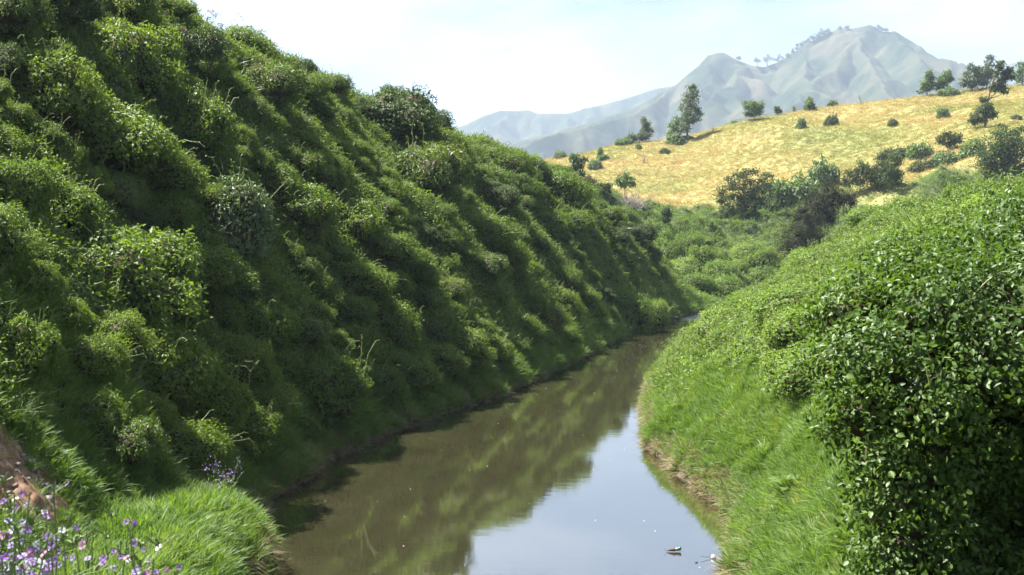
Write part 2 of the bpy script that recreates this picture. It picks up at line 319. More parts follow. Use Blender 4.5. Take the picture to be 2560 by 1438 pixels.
def leaves(P, N, L, W, r, ovate=False, droop=.25, dirs=None):
    """leaf blades at P facing N, growing along a tangent; returns verts, tris"""
    n = len(P); t, b = frames(N, r)
    if dirs is not None:
        t = unit(dirs - N * (dirs * N).sum(-1, keepdims=True) * .9); b = np.cross(N, t)
    L = (np.full(n, L) * r.uniform(.6, 1.3, n))[:, None]; W = (np.full(n, W) * r.uniform(.7, 1.2, n))[:, None]
    f = r.uniform(.08, .3, n)[:, None] * W; dz = -droop * L * r.uniform(.2, 1.4, n)[:, None]
    if not ovate:
        V = np.stack([P, P + t * L * .42 + b * W * .5 + N * f, P + t * L + N * dz, P + t * L * .42 - b * W * .5 + N * f], 1)
        T = np.array([[0, 1, 2], [0, 2, 3]])
    else:
        V = np.stack([P, P + t * L * .2 + b * W * .36 + N * f * .8, P + t * L * .55 + b * W * .46 + N * (f + dz * .35), P + t * L + N * dz,
                      P + t * L * .55 - b * W * .46 + N * (f + dz * .35), P + t * L * .2 - b * W * .36 + N * f * .8, P + t * L * .48 + N * dz * .2], 1)
        T = np.array([[0, 1, 6], [1, 2, 6], [2, 3, 6], [3, 4, 6], [4, 5, 6], [5, 0, 6]])
    k = V.shape[1]
    return V.reshape(-1, 3), (T[None] + (np.arange(n) * k)[:, None, None]).reshape(-1, 3)
def tube(path, rad, k=5):
    p = np.asarray(path, float); rad = np.broadcast_to(np.asarray(rad, float), (len(p),))
    tg = unit(np.gradient(p, axis=0)); ref = np.where(np.abs(tg[:, 2:3]) > .9, [[1., 0, 0]], [[0, 0, 1.]])
    a = unit(np.cross(tg, ref)); b = np.cross(tg, a)
    th = np.arange(k) / k * 2 * np.pi
    V = p[:, None] + rad[:, None, None] * (a[:, None] * np.cos(th)[None, :, None] + b[:, None] * np.sin(th)[None, :, None])
    T = []
    for i in range(len(p) - 1):
        for j in range(k):
            q = [i * k + j, i * k + (j + 1) % k, (i + 1) * k + (j + 1) % k, (i + 1) * k + j]
            T += [[q[0], q[1], q[2]], [q[0], q[2], q[3]]]
    return V.reshape(-1, 3), np.array(T)
def wiggle(a, b, n, amp, r, sag=0.0):
    t = np.linspace(0, 1, n)[:, None]; a = np.asarray(a, float); b = np.asarray(b, float)
    p = a * (1 - t) + b * t; o = np.cumsum(r.normal(size=(n, 3)), 0) * amp / math.sqrt(n); o -= o[0]; o = o * np.minimum(1, t * 3)
    p = p + o; p[:, 2] += sag * 4 * (t * (1 - t))[:, 0]; return p
_ph = (1 + 5 ** .5) / 2
def ico(sub=2):
    V = unit(np.array([(-1, _ph, 0), (1, _ph, 0), (-1, -_ph, 0), (1, -_ph, 0), (0, -1, _ph), (0, 1, _ph), (0, -1, -_ph), (0, 1, -_ph), (_ph, 0, -1), (_ph, 0, 1), (-_ph, 0, -1), (-_ph, 0, 1)], float))
    T = [(0, 11, 5), (0, 5, 1), (0, 1, 7), (0, 7, 10), (0, 10, 11), (1, 5, 9), (5, 11, 4), (11, 10, 2), (10, 7, 6), (7, 1, 8), (3, 9, 4), (3, 4, 2), (3, 2, 6), (3, 6, 8), (3, 8, 9), (4, 9, 5), (2, 4, 11), (6, 2, 10), (8, 6, 7), (9, 8, 1)]
    for _ in range(sub):
        V = list(map(tuple, V)); c = {}; N = []
        def mid(a, b):
            k = (min(a, b), max(a, b))
            if k not in c: V.append(tuple(unit(np.array(V[a]) + np.array(V[b])))); c[k] = len(V) - 1
            return c[k]
        for a, b, d in T:
            x, y, z = mid(a, b), mid(b, d), mid(d, a); N += [(a, x, z), (b, y, x), (d, z, y), (x, y, z)]
        T = N; V = np.array(V)
    return np.array(V), np.array(T)
ICO1, ICO2 = ico(1), ico(2)

def lobes_surface(L, n, r, zmin=-.35, out=.0):
    """random points on the union of ellipsoid lobes L = [(x,y,z,rx,ry,rz)]"""
    L = np.asarray(L, float); w = (L[:, 3] * L[:, 4] + L[:, 4] * L[:, 5]) ; w = w / w.sum()
    k = r.choice(len(L), n * 2, p=w); d = unit(r.normal(size=(n * 2, 3))); d = d[d[:, 2] > zmin] if False else d
    P = L[k, :3] + d * L[k, 3:] * (1 + out * r.normal(size=(n * 2, 1)))
    N = unit(d / L[k, 3:])
    ok = d[:, 2] > zmin
    for j in range(len(L)):
        q = (((P - L[j, :3]) / L[j, 3:]) ** 2).sum(1); ok &= (q > .80) | (k == j)
    P, N = P[ok][:n], N[ok][:n]; return P, N
def lobes_core(mb, L, mi, shrink=.84, sub=ICO1, r=rng):
    for l in L:
        V = sub[0] * (1 + .10 * r.normal(size=(len(sub[0]), 1))) * np.array(l[3:]) * shrink + np.array(l[:3]); mb.add(V, sub[1], mi)

def add_shoots(mb, P, N, n, length, mi_stem, mi_leaf, r, leaf=.07):
    idx = r.choice(len(P), n)
    for i in idx:
        d = unit(N[i] + np.array([0, 0, .7]) + r.normal(size=3) * .35); ln = length * r.uniform(.4, 1.2)
        e = P[i] + d * ln; p = wiggle(P[i] - d * .05, e, 5, ln * .14, r, ln * .12); p[-1, 2] -= ln * .12
        V, T = tube(p, np.linspace(.010, .005, 5), 3); mb.add(V, T, mi_stem)
        q = p[1:].repeat(2, 0) + r.normal(size=(8, 3)) * .01
        V, T = leaves(q, unit(r.normal(size=(8, 3)) + [0, 0, .8]), leaf, leaf * .5, r); mb.add(V, T, mi_leaf)

# ------------------------------------------------------------------ ground sheet
gm = mk('ground', np.stack([GX.ravel(), GY.ravel(), GZ], 1), Q, ['ground'], smooth=True)
def attr(me, n, v, t='FLOAT'):
    a = me.attributes.new(n, t, 'POINT'); a.data.foreach_set('vector' if t == 'FLOAT_VECTOR' else 'value', np.ascontiguousarray(v, dtype=np.int32 if t == 'INT' else np.float32).ravel())
X_, Y_ = GX.ravel(), GY.ravel()
def goldmask(x, y):
    px = 1280 + FPX * x / np.maximum(y, 60)
    base = 175 + 11 * fbm(x / 14, y / 14, 4, 3) - np.clip((px - 1850) / 350, 0, 1) * 12
    return sstep(-4, 5, y - base)
def earthmask(x, y):
    return np.exp(-(((x + 8.35) / .85) ** 2 + ((y - 18.2) / 1.6) ** 2) ** 2)
attr(gm, 'gold', goldmask(X_, Y_)); attr(gm, 'earth', earthmask(X_, Y_))
attr(gm, 'mud', (1 - sstep(.02, .25, GZ + .15 * pnoise(X_ * 1.3, Y_ * 1.3))) * (Y_ < 125))
tag(ob('ground', gm), kind='structure')

# crumbly bare-earth cut at the left edge: a finer sheet standing proud of the slope
ex = np.arange(-9.6, -6.9, .045); ey = np.arange(15.6, 21, .06); EX, EY = np.meshgrid(ex, ey); exr, eyr = EX.ravel(), EY.ravel()
em = earthmask(exr, eyr); ez = ground(exr, eyr) + (.08 + .26 * fbm(exr * 1.5, eyr * 1.5, 3, 6, .62) + .07 * np.abs(fbm(exr * 7, eyr * 7, 1, 3))) * em - .12 * (1 - sstep(.12, .5, em))
ii = (np.arange(len(ey) - 1)[:, None] * len(ex) + np.arange(len(ex) - 1)[None]).ravel()
M['earth'] = noisemat('crumbly_earth', [(.3, (.13, .075, .045)), (.52, (.22, .135, .085)), (.72, (.31, .21, .145))], 7, .95, 12, .8, .1)
tag(ob('earth_cut', mk('earth_cut', np.stack([exr, eyr, ez], 1), np.stack([ii, ii + 1, ii + len(ex) + 1, ii + len(ex)], 1), ['earth'])), kind='structure')
# ------------------------------------------------------------------ river
wy = np.arange(-40, 132, 1.0); wx = np.arange(-14, 96, 1.0); WX, WY = np.meshgrid(wx, wy); n_ = len(wx)
ii = (np.arange(len(wy) - 1)[:, None] * n_ + np.arange(n_ - 1)[None]).ravel()
wm = mk('river', np.stack([WX.ravel(), WY.ravel(), 0 * WX.ravel()], 1), np.stack([ii, ii + 1, ii + n_ + 1, ii + n_], 1), ['water'])
attr(wm, 'riffle', sstep(92, 99, WY.ravel()) * (1 - sstep(125, 130, WY.ravel())))
tag(ob('river', wm), kind='structure')

# ------------------------------------------------------------------ mountains
def mountain(name, sk, d0, d1, d2, seed, nx=420, ny=240, k=1.0, gap=85, extra=()):
    """a ridge line with spurs running down towards the river; flanks fall away from every ridge"""
    r = np.random.default_rng(seed); sk = np.array(sk, float)
    X = (sk[:, 0] - 1280) / FPX * d1; Z = HC + (YH - sk[:, 1]) * d1 / FPX
    segs = [((X[i], d1, Z[i]), (X[i + 1], d1, Z[i + 1])) for i in range(len(X) - 1)]
    x = X[0] + gap
    while x < X[-1] - gap:
        z = float(np.interp(x, X, Z)); p = np.array([x, d1, z]); dx = r.uniform(-.35, .10); q = p.copy()
        for j in range(9):
            if q[2] < 25: break
            st = r.uniform(60, 110); n = q + np.array([st * (dx + r.normal() * .12), -st, -st * r.uniform(.34, .55)]); segs.append((tuple(q), tuple(n)))
            if r.random() < .45:
                m = n + np.array([r.choice([-1, 1]) * st * r.uniform(.5, 1.0), -st * r.uniform(.6, 1.2), -st * r.uniform(.35, .5)]); segs.append((tuple(n), tuple(m)))
            q = n
        x += gap * r.uniform(.6, 1.5)
    for e in extra:
        pts = [tuple(at(px, py, d)) for px, py, d in e]; segs += list(zip(pts[:-1], pts[1:]))
    gx_ = np.linspace(X[0], X[-1], nx); gy_ = np.concatenate([np.linspace(d0, d1, ny), np.linspace(d1, d2, 30)[1:]])
    A, B = np.meshgrid(gx_, gy_); A, B = A.ravel(), B.ravel(); z = np.full(A.shape, -5.)
    wx_ = A + 16 * fbm(A / 60, B / 60, seed, 4); wy_ = B + 16 * fbm(A / 60 + 9, B / 60, seed, 4) * (np.abs(B - d1) > 1)
    wx_ = np.where(np.abs(B - d1) < 1, A, wx_)
    for (ax, ay, az), (bx, by, bz) in segs:
        vx, vy = bx - ax, by - ay; t = np.clip(((wx_ - ax) * vx + (wy_ - ay) * vy) / (vx * vx + vy * vy + 1e-6), 0, 1)
        z = np.maximum(z, az + (bz - az) * t - k * np.hypot(wx_ - ax - vx * t, wy_ - ay - vy * t))
    z = z + 1.6 * fbm(A / 18, B / 18, seed, 3) * np.clip(np.abs(B - d1) / 40, .35, 1) * (z > 0)
    ii = (np.arange(len(gy_) - 1)[:, None] * nx + np.arange(nx - 1)[None]).ravel()
    me = mk(name, np.stack([A, B, z], 1), np.stack([ii, ii + 1, ii + nx + 1, ii + nx], 1), ['mountain'], smooth=True)
    return tag(ob(name, me), kind='structure')
SKM = [(1000, 440), (1200, 385), (1300, 352), (1370, 335), (1450, 312), (1540, 286), (1600, 263), (1640, 240), (1690, 212), (1720, 186), (1750, 162), (1775, 140), (1790, 132), (1812, 133), (1840, 150), (1880, 164), (1910, 168), (1945, 156), (1975, 138), (2000, 120), (2030, 103), (2060, 88), (2090, 75), (2120, 73), (2150, 68), (2175, 62), (2192, 70), (2205, 80), (2222, 80), (2237, 78), (2260, 92), (2290, 110), (2310, 128), (2340, 152), (2380, 192), (2420, 235), (2500, 300), (2700, 380), (3000, 430)]
MD = 2300.
mountain('mountain', SKM, 1250, MD, 3000, 2, extra=[[(2237, 78, 2300), (2262, 130, 2180), (2278, 185, 2060), (2302, 250, 1900), (2330, 320, 1700)], [(2175, 62, 2300), (2120, 120, 2200), (2050, 200, 2050), (1960, 285, 1850)], [(1790, 132, 2300), (1765, 220, 2150), (1720, 310, 1950)], [(1690, 212, 2300), (1600, 275, 2150), (1480, 315, 2050), (1330, 350, 1950)]])
mountain('mountain', [(600, 420), (900, 360), (1100, 335), (1165, 312), (1210, 290), (1250, 277), (1300, 278), (1320, 275), (1345, 284), (1420, 284), (1480, 268), (1560, 248), (1640, 222), (1690, 214), (1800, 240), (1950, 300), (2200, 400)], 2200, 3200, 3700, 7, 260, 120, gap=120)
mountain('mountain', [(2100, 330), (2300, 240), (2380, 182), (2440, 172), (2520, 160), (2600, 148), (2800, 130), (3100, 180), (3400, 300)], 2700, 3600, 3900, 11, 180, 90, gap=120)

# ------------------------------------------------------------------ scattered ground cover (uncountable leaves and grass): geometry-node instances
def proto_coll(name, meshes):
    c = bpy.data.collections.new(name)
    for k, me in enumerate(meshes):
        c.objects.link(bpy.data.objects.new(name + '_' + 'abcdefghij'[k], me))
    return c
def scatter(name, P, N, scl, coll, nproto, label, cat, r, tilt=.25, kindmap=None):
    n = len(P); Nn = unit(N + r.normal(size=N.shape) * tilt)
    t, b = frames(Nn, r)
    R = np.stack([t, b, Nn], -1)
    ey = -np.arcsin(np.clip(R[:, 2, 0], -1, 1)); ex = np.arctan2(R[:, 2, 1], R[:, 2, 2]); ez = np.arctan2(R[:, 1, 0], R[:, 0, 0])
    me = bpy.data.meshes.new(name); me.vertices.add(n); me.vertices.foreach_set('co', P.astype(np.float32).ravel())
    attr(me, 'rot', np.stack([ex, ey, ez], 1), 'FLOAT_VECTOR'); attr(me, 'scl', scl); attr(me, 'pick', kindmap if kindmap is not None else r.integers(0, nproto, n), 'INT')
    o = tag(ob(name, me), label, cat, kind='stuff')
    g = bpy.data.node_groups.new(name, 'GeometryNodeTree')
    g.interface.new_socket('Geometry', in_out='INPUT', socket_type='NodeSocketGeometry'); g.interface.new_socket('Geometry', in_out='OUTPUT', socket_type='NodeSocketGeometry')
    N_ = g.nodes.new; lk = g.links.new
    gi, go, ci, ip = N_('NodeGroupInput'), N_('NodeGroupOutput'), N_('GeometryNodeCollectionInfo'), N_('GeometryNodeInstanceOnPoints')
    ci.inputs['Collection'].default_value = coll; ci.inputs['Separate Children'].default_value = True; ci.inputs['Reset Children'].default_value = True
    ip.inputs['Pick Instance'].default_value = True
    for nm, ty, sk in (('rot', 'FLOAT_VECTOR', 'Rotation'), ('scl', 'FLOAT', 'Scale'), ('pick', 'INT', 'Instance Index')):
        a = N_('GeometryNodeInputNamedAttribute'); a.data_type = ty; a.inputs['Name'].default_value = nm; lk(a.outputs['Attribute'], ip.inputs[sk])
    lk(gi.outputs[0], ip.inputs['Points']); lk(ci.outputs[0], ip.inputs['Instance']); lk(ip.outputs[0], go.inputs[0])
    md = o.modifiers.new('scatter', 'NODES'); md.node_group = g
    return o
def sprig(r, mat, n=30, rad=.30, L=.10, W=.058, shoot=False):
    mb = MB(); d = unit(r.normal(size=(n, 3)) * [1, 1, .55] + [0, 0, .35]); P = d * rad * r.uniform(.25, 1, (n, 1)) ; P[:, 2] = np.abs(P[:, 2]) * .8
    Nn = unit(d * .35 + np.array([0, 0, .75]) + r.normal(size=(n, 3)) * .45)
    V, T = leaves(P, Nn, L, W, r, dirs=unit(d + r.normal(size=(n, 3)) * .4)); mb.add(V, T, 0)
    if shoot: add_shoots(mb, np.zeros((1, 3)), np.array([[.3, 0, .9]]), 2, .55, 1, 0, r, L * .75)
    return mb.mesh('sprig', [mat, 'tendril'])
def tuft(r, mat, n=34, h=.36, spread=.13, w=.007, bend=.55):
    mb = MB(); V = []; T = []
    for k in range(n):
        a = r.uniform(0, 2 * np.pi); b0 = np.array([math.cos(a), math.sin(a), 0]) * spread * math.sqrt(r.uniform(0, 1)); o = np.array([math.cos(a + r.normal() * .6), math.sin(a + r.normal() * .6), 0])
        hh = h * r.uniform(.5, 1.25); bd = bend * r.uniform(.3, 1.5); ww = w * r.uniform(.7, 1.4); sd = np.array([-o[1], o[0], 0]) * ww
        s = [b0 + o * hh * bd * t * t + np.array([0, 0, hh * (t - .38 * bd * t * t)]) for t in (0, .4, .75, 1)]
        v = np.array([s[0] - sd, s[0] + sd, s[1] - sd, s[1] + sd, s[2] - sd * .7, s[2] + sd * .7, s[3]])
        V.append(v); T.append(np.array([[0, 1, 3], [0, 3, 2], [2, 3, 5], [2, 5, 4], [4, 5, 6]]) + 7 * k)
    mb.add(np.concatenate(V), np.concatenate(T), 0); return mb.mesh('tuft', [mat])
r1 = np.random.default_rng(21)
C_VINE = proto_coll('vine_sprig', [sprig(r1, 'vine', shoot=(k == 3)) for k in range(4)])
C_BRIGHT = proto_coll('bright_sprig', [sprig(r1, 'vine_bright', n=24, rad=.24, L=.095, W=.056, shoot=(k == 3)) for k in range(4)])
C_GRASS = proto_coll('grass_tuft', [tuft(r1, 'grass', 40, .38, .15) for k in range(3)])
C_DIM = proto_coll('slope_tuft', [tuft(r1, 'grass_dim', 34, .26, .22, .009, .8) for k in range(3)])
C_STRAW = proto_coll('straw_tuft', [tuft(r1, 'straw', 30, .15, .6, .03, 1.6) for k in range(3)])
C_DRY = proto_coll('dry_tuft', [tuft(r1, 'dry_grass', 26, .30, .12, .007, 1.0) for k in range(2)])

def sample(x0, x1, y0, y1, dens, keep, r, margin=260):
    n = int((x1 - x0) * (y1 - y0) * dens); x = r.uniform(x0, x1, n); y = r.uniform(y0, y1, n)
    z = ground(x, y); P = np.stack([x, y, z], 1); px, py = project(P)
    ok = (px > -margin) & (px < 2560 + margin) & (py > -margin) & (py < 1438 + margin) & (z > .03)
    P = P[ok]; N = normal(P[:, 0], P[:, 1]); px, py = px[ok], py[ok]
    ok = keep(P, N) > r.uniform(0, 1, len(P)); return P[ok], N[ok]
wob_l = lambda y: 0.32 * pnoise(y * 0 + 3.1, y * .42) + 0.16 * pnoise(y * 0 + 9.1, y * 1.1)
wob_r = lambda y: 0.30 * pnoise(y * 0 + 5.1, y * .45) + 0.14 * pnoise(y * 0 + 1.1, y * 1.2)
u_of = lambda P: XL(P[:, 1]) + wob_l(P[:, 1]) - P[:, 0]
v_of = lambda P: P[:, 0] - XR(P[:, 1]) - wob_r(P[:, 1])
patch = lambda P, s, o: pnoise(P[:, 0] / s + o, P[:, 1] / s, P[:, 2] / s)

# left slope: vines, with grass in the gaps
def keep_vine(P, N):
    g = sstep(-.35, -.05, patch(P, 4.0, 3)) * .85 + .15
    return g * sstep(.9, 2.2, u_of(P) - 3.4 * (P[:, 1] < 24)) * np.clip(1.25 - P[:, 1] / 150, .45, 1) * (1 - earthmask(P[:, 0], P[:, 1])) * (u_of(P) < (XL(P[:, 1]) - XC(P[:, 1])) + 5)
P, N = sample(-30, 24, 15, 116, 44, keep_vine, r1); print('vine', len(P))
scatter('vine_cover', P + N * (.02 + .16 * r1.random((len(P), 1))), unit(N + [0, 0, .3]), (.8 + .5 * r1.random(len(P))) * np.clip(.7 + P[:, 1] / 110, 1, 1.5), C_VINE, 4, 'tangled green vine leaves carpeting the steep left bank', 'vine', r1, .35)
def keep_dim(P, N):
    g = 1 - sstep(-.3, .0, patch(P, 4.0, 3)) * .8
    return g * sstep(.5, 1.6, u_of(P)) * np.clip(1.2 - P[:, 1] / 140, .4, 1) * (1 - earthmask(P[:, 0], P[:, 1])) * (u_of(P) < (XL(P[:, 1]) - XC(P[:, 1])) + 4) * (P[:, 1] > 23)
P, N = sample(-30, 24, 20, 116, 11, keep_dim, r1); print('dim', len(P))
scatter('slope_grass', P, unit(N + [0, 0, .6]), (.8 + .7 * r1.random(len(P))) * np.clip(.7 + P[:, 1] / 90, 1, 1.7), C_DIM, 3, 'rough grass between the vines on the steep left bank', 'grass', r1)
# grass fringe along the left water edge and the mound in front
def keep_lf(P, N):
    u = u_of(P); near = P[:, 1] < 25
    return np.where(near, sstep(.0, .2, u) * (1 - sstep(5.2, 6.6, u)), .9 * sstep(.0, .15, u) * (1 - sstep(1.0, 2.2, u))) * (1 - earthmask(P[:, 0], P[:, 1])) * np.clip(1.3 - P[:, 1] / 90, .35, 1)
P, N = sample(-13, 24, 14, 114, 62, keep_lf, r1); print('fringe', len(P))
scatter('bank_grass', P, unit(N * .7 + [0, 0, .5]), (.75 + .6 * r1.random(len(P))) * np.clip(.45 + P[:, 1] / 65, .65, 1.6) * (1 + .5 * patch(P, 1.3, 2)), C_GRASS, 3, 'long soft grass along the foot of the left bank', 'grass', r1)
# right bank
def rgrass(P):   # where grass rather than vines covers the right bank
    v = v_of(P); return np.clip((1 - sstep(2.6, 3.8, v + 2.2 * patch(P, 2.6, 9))) * (1 - sstep(36, 46, P[:, 1])) + (1 - sstep(.3, 1.0, v)) * .8, 0, 1)
def keep_rg(P, N): return rgrass(P) * sstep(.03, .2, v_of(P)) * np.clip(1.25 - P[:, 1] / 100, .3, 1)
P, N = sample(1, 20, 9, 100, 95, keep_rg, r1); print('rgrass', len(P))
scatter('bank_grass', P, unit(N * .6 + [0, 0, .6]), .55 + .6 * r1.random(len(P)) + .45 * patch(P, 1.1, 7).clip(-.5, .6), C_GRASS, 3, 'bright green grass covering the foot of the right bank', 'grass', r1, .5)
def keep_rv(P, N): return (.3 + .7 * sstep(-.35, .0, patch(P, 1.5, 6))) * (1 - rgrass(P)) * sstep(.6, 1.4, v_of(P)) * np.clip(1.3 - P[:, 1] / 110, .4, 1) * (v_of(P) < XRC(P[:, 1]) - XR(P[:, 1]) + 4)
P, N = sample(2, 34, 8, 104, 70, keep_rv, r1); print('rvine', len(P))
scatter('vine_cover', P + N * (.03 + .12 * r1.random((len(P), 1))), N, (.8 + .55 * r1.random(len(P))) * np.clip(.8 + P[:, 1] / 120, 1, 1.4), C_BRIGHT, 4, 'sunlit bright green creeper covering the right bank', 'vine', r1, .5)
# muddy dry grass hanging at both water lines
def keep_dry(P, N):
    return ((np.abs(v_of(P) - .25) < .28) | (np.abs(u_of(P) - .25) < .28)) * .8
P, N = sample(-8, 20, 20, 90, 60, keep_dry, r1); print('dry', len(P))
scatter('dry_grass', P, unit(N * .8 + [0, 0, .25]), .6 + .6 * r1.random(len(P)), C_DRY, 2, 'mud-greyed grass hanging over both water lines', 'grass', r1)
# beyond the bend
def keep_mid(P, N): return (1 - goldmask(P[:, 0], P[:, 1])) * (.45 + .55 * sstep(-.2, .2, patch(P, 7, 2))) * (P[:, 1] > 113)
P, N = sample(-10, 95, 112, 190, 5.5, keep_mid, r1); print('mid', len(P))
scatter('vine_cover', P, N, 1.5 + 1.0 * r1.random(len(P)), C_BRIGHT, 4, 'green creeper over the hummocks beyond the river bend', 'vine', r1, .5)
def keep_midg(P, N): return (1 - goldmask(P[:, 0], P[:, 1])) * sstep(.3, -.3, patch(P, 7, 2)) * .9
P, N = sample(-10, 100, 114, 196, 2.6, keep_midg, r1)
scatter('rough_grass', P, unit(N + [0, 0, .8]), 1.6 + .9 * r1.random(len(P)), C_DIM, 3, 'yellow-green grass on the low slopes below the golden hill', 'grass', r1)
# golden hillside
def keep_gold(P, N): return goldmask(P[:, 0], P[:, 1]) * (.75 + .25 * patch(P, 6, 4))
P, N = sample(0, 150, 165, 300, 6.5, keep_gold, r1); print('gold', len(P))
scatter('golden_grass', P, unit(N + [0, 0, .4]), .6 + .5 * r1.random(len(P)), C_STRAW, 3, 'dry golden grass covering the far hillside', 'grass', r1, .4)

# ------------------------------------------------------------------ vine mounds and shrubs
def dome_lobes(r, n=7, flat=.8, R=1.0):
    L = [(0, 0, .12 * R, .74 * R, .72 * R, .74 * R * flat)]
    for k in range(n):
        a = r.uniform(0, 2 * np.pi); q = R * r.uniform(.3, .72); s = R * r.uniform(.24, .48)
        L.append((q * math.cos(a), q * math.sin(a), R * (r.uniform(.05, .85) * (1.1 - q / R)) * flat + .02 * R, s * r.uniform(.9, 1.2), s, s * r.uniform(.65, 1)))
    return L
def make_shrub(seed, leafm, R=1.5, nleaf=8500, L=.092, W=.054, n=12, flat=.8, shoots=14, depth=.07):
    r = np.random.default_rng(seed); lob = dome_lobes(r, n, flat, R)
    P, N = lobes_surface(lob, nleaf, r, -.5, depth); mb = MB()
    clump = .26 * fbm(P[:, 0] * 2.2, P[:, 1] * 2.2, P[:, 2] * 2.2 + seed, 2)[:, None]
    P = P + N * clump
    Nn = unit(N * .55 + np.array([0, 0, .35]) + r.normal(size=P.shape) * .55)
    V, T = leaves(P, Nn, L, W, r, dirs=unit(N * .6 + r.normal(size=P.shape) * .7 + [0, 0, -.1])); mb.add(V, T, 0)
    h = len(P) // 3; Pi = P[:h] - N[:h] * .13 * R * r.uniform(.3, 1, (h, 1)); V, T = leaves(Pi, unit(N[:h] + r.normal(size=Pi.shape) * .5), L * 1.6, W * 1.8, r); mb.add(V, T, 0)
    fol = mb.mesh('foliage', [leafm]); tw = MB(); lobes_core(tw, lob, 0, .70, ICO1, r)
    if shoots:
        top = P[:, 2] > .35 * R * flat; add_shoots(tw, P[top], N[top], shoots, .75, 1, 2, r, L * .7)
    return fol, tw.mesh('twigs', ['twig', 'tendril', leafm])
SH = {}
SH['vine'] = [make_shrub(100 + k, 'vine') for k in range(7)]
SH['bright'] = [make_shrub(120 + k, 'vine_bright') for k in range(3)]
SH['grey'] = [make_shrub(130 + k, 'grey_shrub', L=.11, W=.05, nleaf=5200, flat=1.0) for k in range(2)]
SH['dark'] = [make_shrub(140 + k, 'dark_shrub', L=.10, W=.055, flat=1.05, nleaf=7000, shoots=0) for k in range(3)]
SH['mixed'] = [make_shrub(145 + k, 'grass_dim', L=.11, W=.045, nleaf=6000, n=9) for k in range(2)]
SH['hill'] = [make_shrub(150 + k, 'tree_b', R=1.5, nleaf=1500, L=.24, W=.14, flat=1.0, shoots=0) for k in range(2)]
SH['hillgrey'] = [make_shrub(160 + k, 'tree_c', R=1.5, nleaf=1300, L=.22, W=.12, flat=1.0, shoots=0, depth=.15) for k in range(2)]
_cnt = [0]
def shrub(kind, loc, sx, sz, label, cat='shrub', group=None, name='vine_mound', sy=None, rotz=None, tilt=0.0, slope=False):
    if slope:
        n_ = normal(np.array([loc[0]]), np.array([loc[1] + .01]))[0]; rotz = math.atan2(n_[1], n_[0]) + random.uniform(-.35, .35); tilt = random.uniform(.05, .3)
    v = SH[kind][_cnt[0] % len(SH[kind])]; _cnt[0] += 1
    o = bpy.data.objects.new(name, None); COL.objects.link(o); o.empty_display_size = .3
    o.location = loc; o.scale = (sx / 1.5, (sy or sx) / 1.5, sz / 1.5); o.rotation_euler = (0, tilt, rotz if rotz is not None else random.uniform(0, 6.28))
    tag(o, label, cat, group); ob('foliage', v[0], o); ob('twigs', v[1], o); return o
# (kind, px, py of the foot, half width px, height px, label)
NAMED = [
 ('grey', 560, 640, 125, 150, 'large silvery green bush swelling from the middle of the steep left bank', 'silver_bush'),
 ('vine', 265, 760, 200, 170, 'broad sunlit vine mound, widest on the left bank, above the two round ones', 'vine_mound'),
 ('vine', 385, 1000, 140, 190, 'round vine mound low on the left bank, above the violet-tipped weed', 'vine_mound'),
 ('vine', 800, 1060, 118, 195, 'round vine mound just above the left water edge, before the first bend', 'vine_mound'),
 ('vine', 975, 880, 85, 140, 'pointed vine mound above and right of the round waterside mound', 'vine_mound'),
 ('vine', 40, 990, 110, 290, 'tall leafy vine mound at the left edge, directly above the bare earth', 'vine_mound'),
 ('vine', 20, 560, 100, 260, 'vine mound cut by the left picture edge at mid height', 'vine_mound'),
 ('vine', 140, 330, 130, 190, 'leafy vine mound high on the left, nearest the upper left corner', 'vine_mound'),
 ('vine', 300, 230, 130, 190, 'bright-topped vine mound near the upper left corner, below the seed stalks', 'vine_mound'),
 ('dark', 470, 170, 100, 150, 'dark shrub on the left ridge where it leaves the top of the picture', 'ridge_shrub'),
 ('dark', 755, 196, 48, 58, 'low dark shrub alone on the left skyline, higher than the bush pair', 'ridge_shrub'),
 ('dark', 985, 262, 50, 82, 'upper of the two rounded dark bushes on the left skyline', 'ridge_bush'),
 ('dark', 1075, 335, 60, 110, 'lower, darker of the two rounded bushes on the left skyline', 'ridge_bush'),
 ('dark', 1320, 450, 58, 92, 'dark bush capping the far end of the left ridge', 'ridge_bush'),
 ('bright', 1570, 800, 60, 132, 'sunlit-topped bush overhanging the far water, left of a twin', 'bank_bush'),  # lighter leaf colour stands in for sun on the top
 ('bright', 1630, 795, 46, 112, 'smaller sunlit-topped bush overhanging the far water, right of its twin', 'bank_bush'),  # sunlit look put into the leaf colour, as on its twin
 ('vine', 640, 860, 95, 110, 'sunlit vine mound between the silvery bush and the waterside mound', 'vine_mound'),
 ('vine', 945, 1010, 65, 120, 'vine mound at the water edge, right of the round waterside mound', 'vine_mound'),
 ('grey', 1470, 610, 26, 46, 'small pale shrub alone on the shaded far end of the left slope', 'pale_shrub'),
]
for kind, px, py, hw, hp, lab, nm in NAMED:
    ridge = nm.startswith('ridge'); p = hit(px, py - (0 if ridge else hp * .30))
    while ridge and p.y > 112: py += 4; p = hit(px, py)
    if nm == 'bank_bush': p = Vector((8.9, 83.5, .3)) if px < 1600 else Vector((11.0, 87.5, .3))
    s = p.y / FPX
    if ridge: hw *= .85; hp *= .78
    shrub(kind, p + Vector((0, .25, -.15)), hw * s * 1.12, min(hp * s * 1.2, hw * s * (1.9 if nm == 'bank_bush' else 1.35)), lab, 'bush' if 'bush' in nm else 'shrub' if 'shrub' in nm else 'vine mound', name=nm, slope=nm == 'vine_mound')
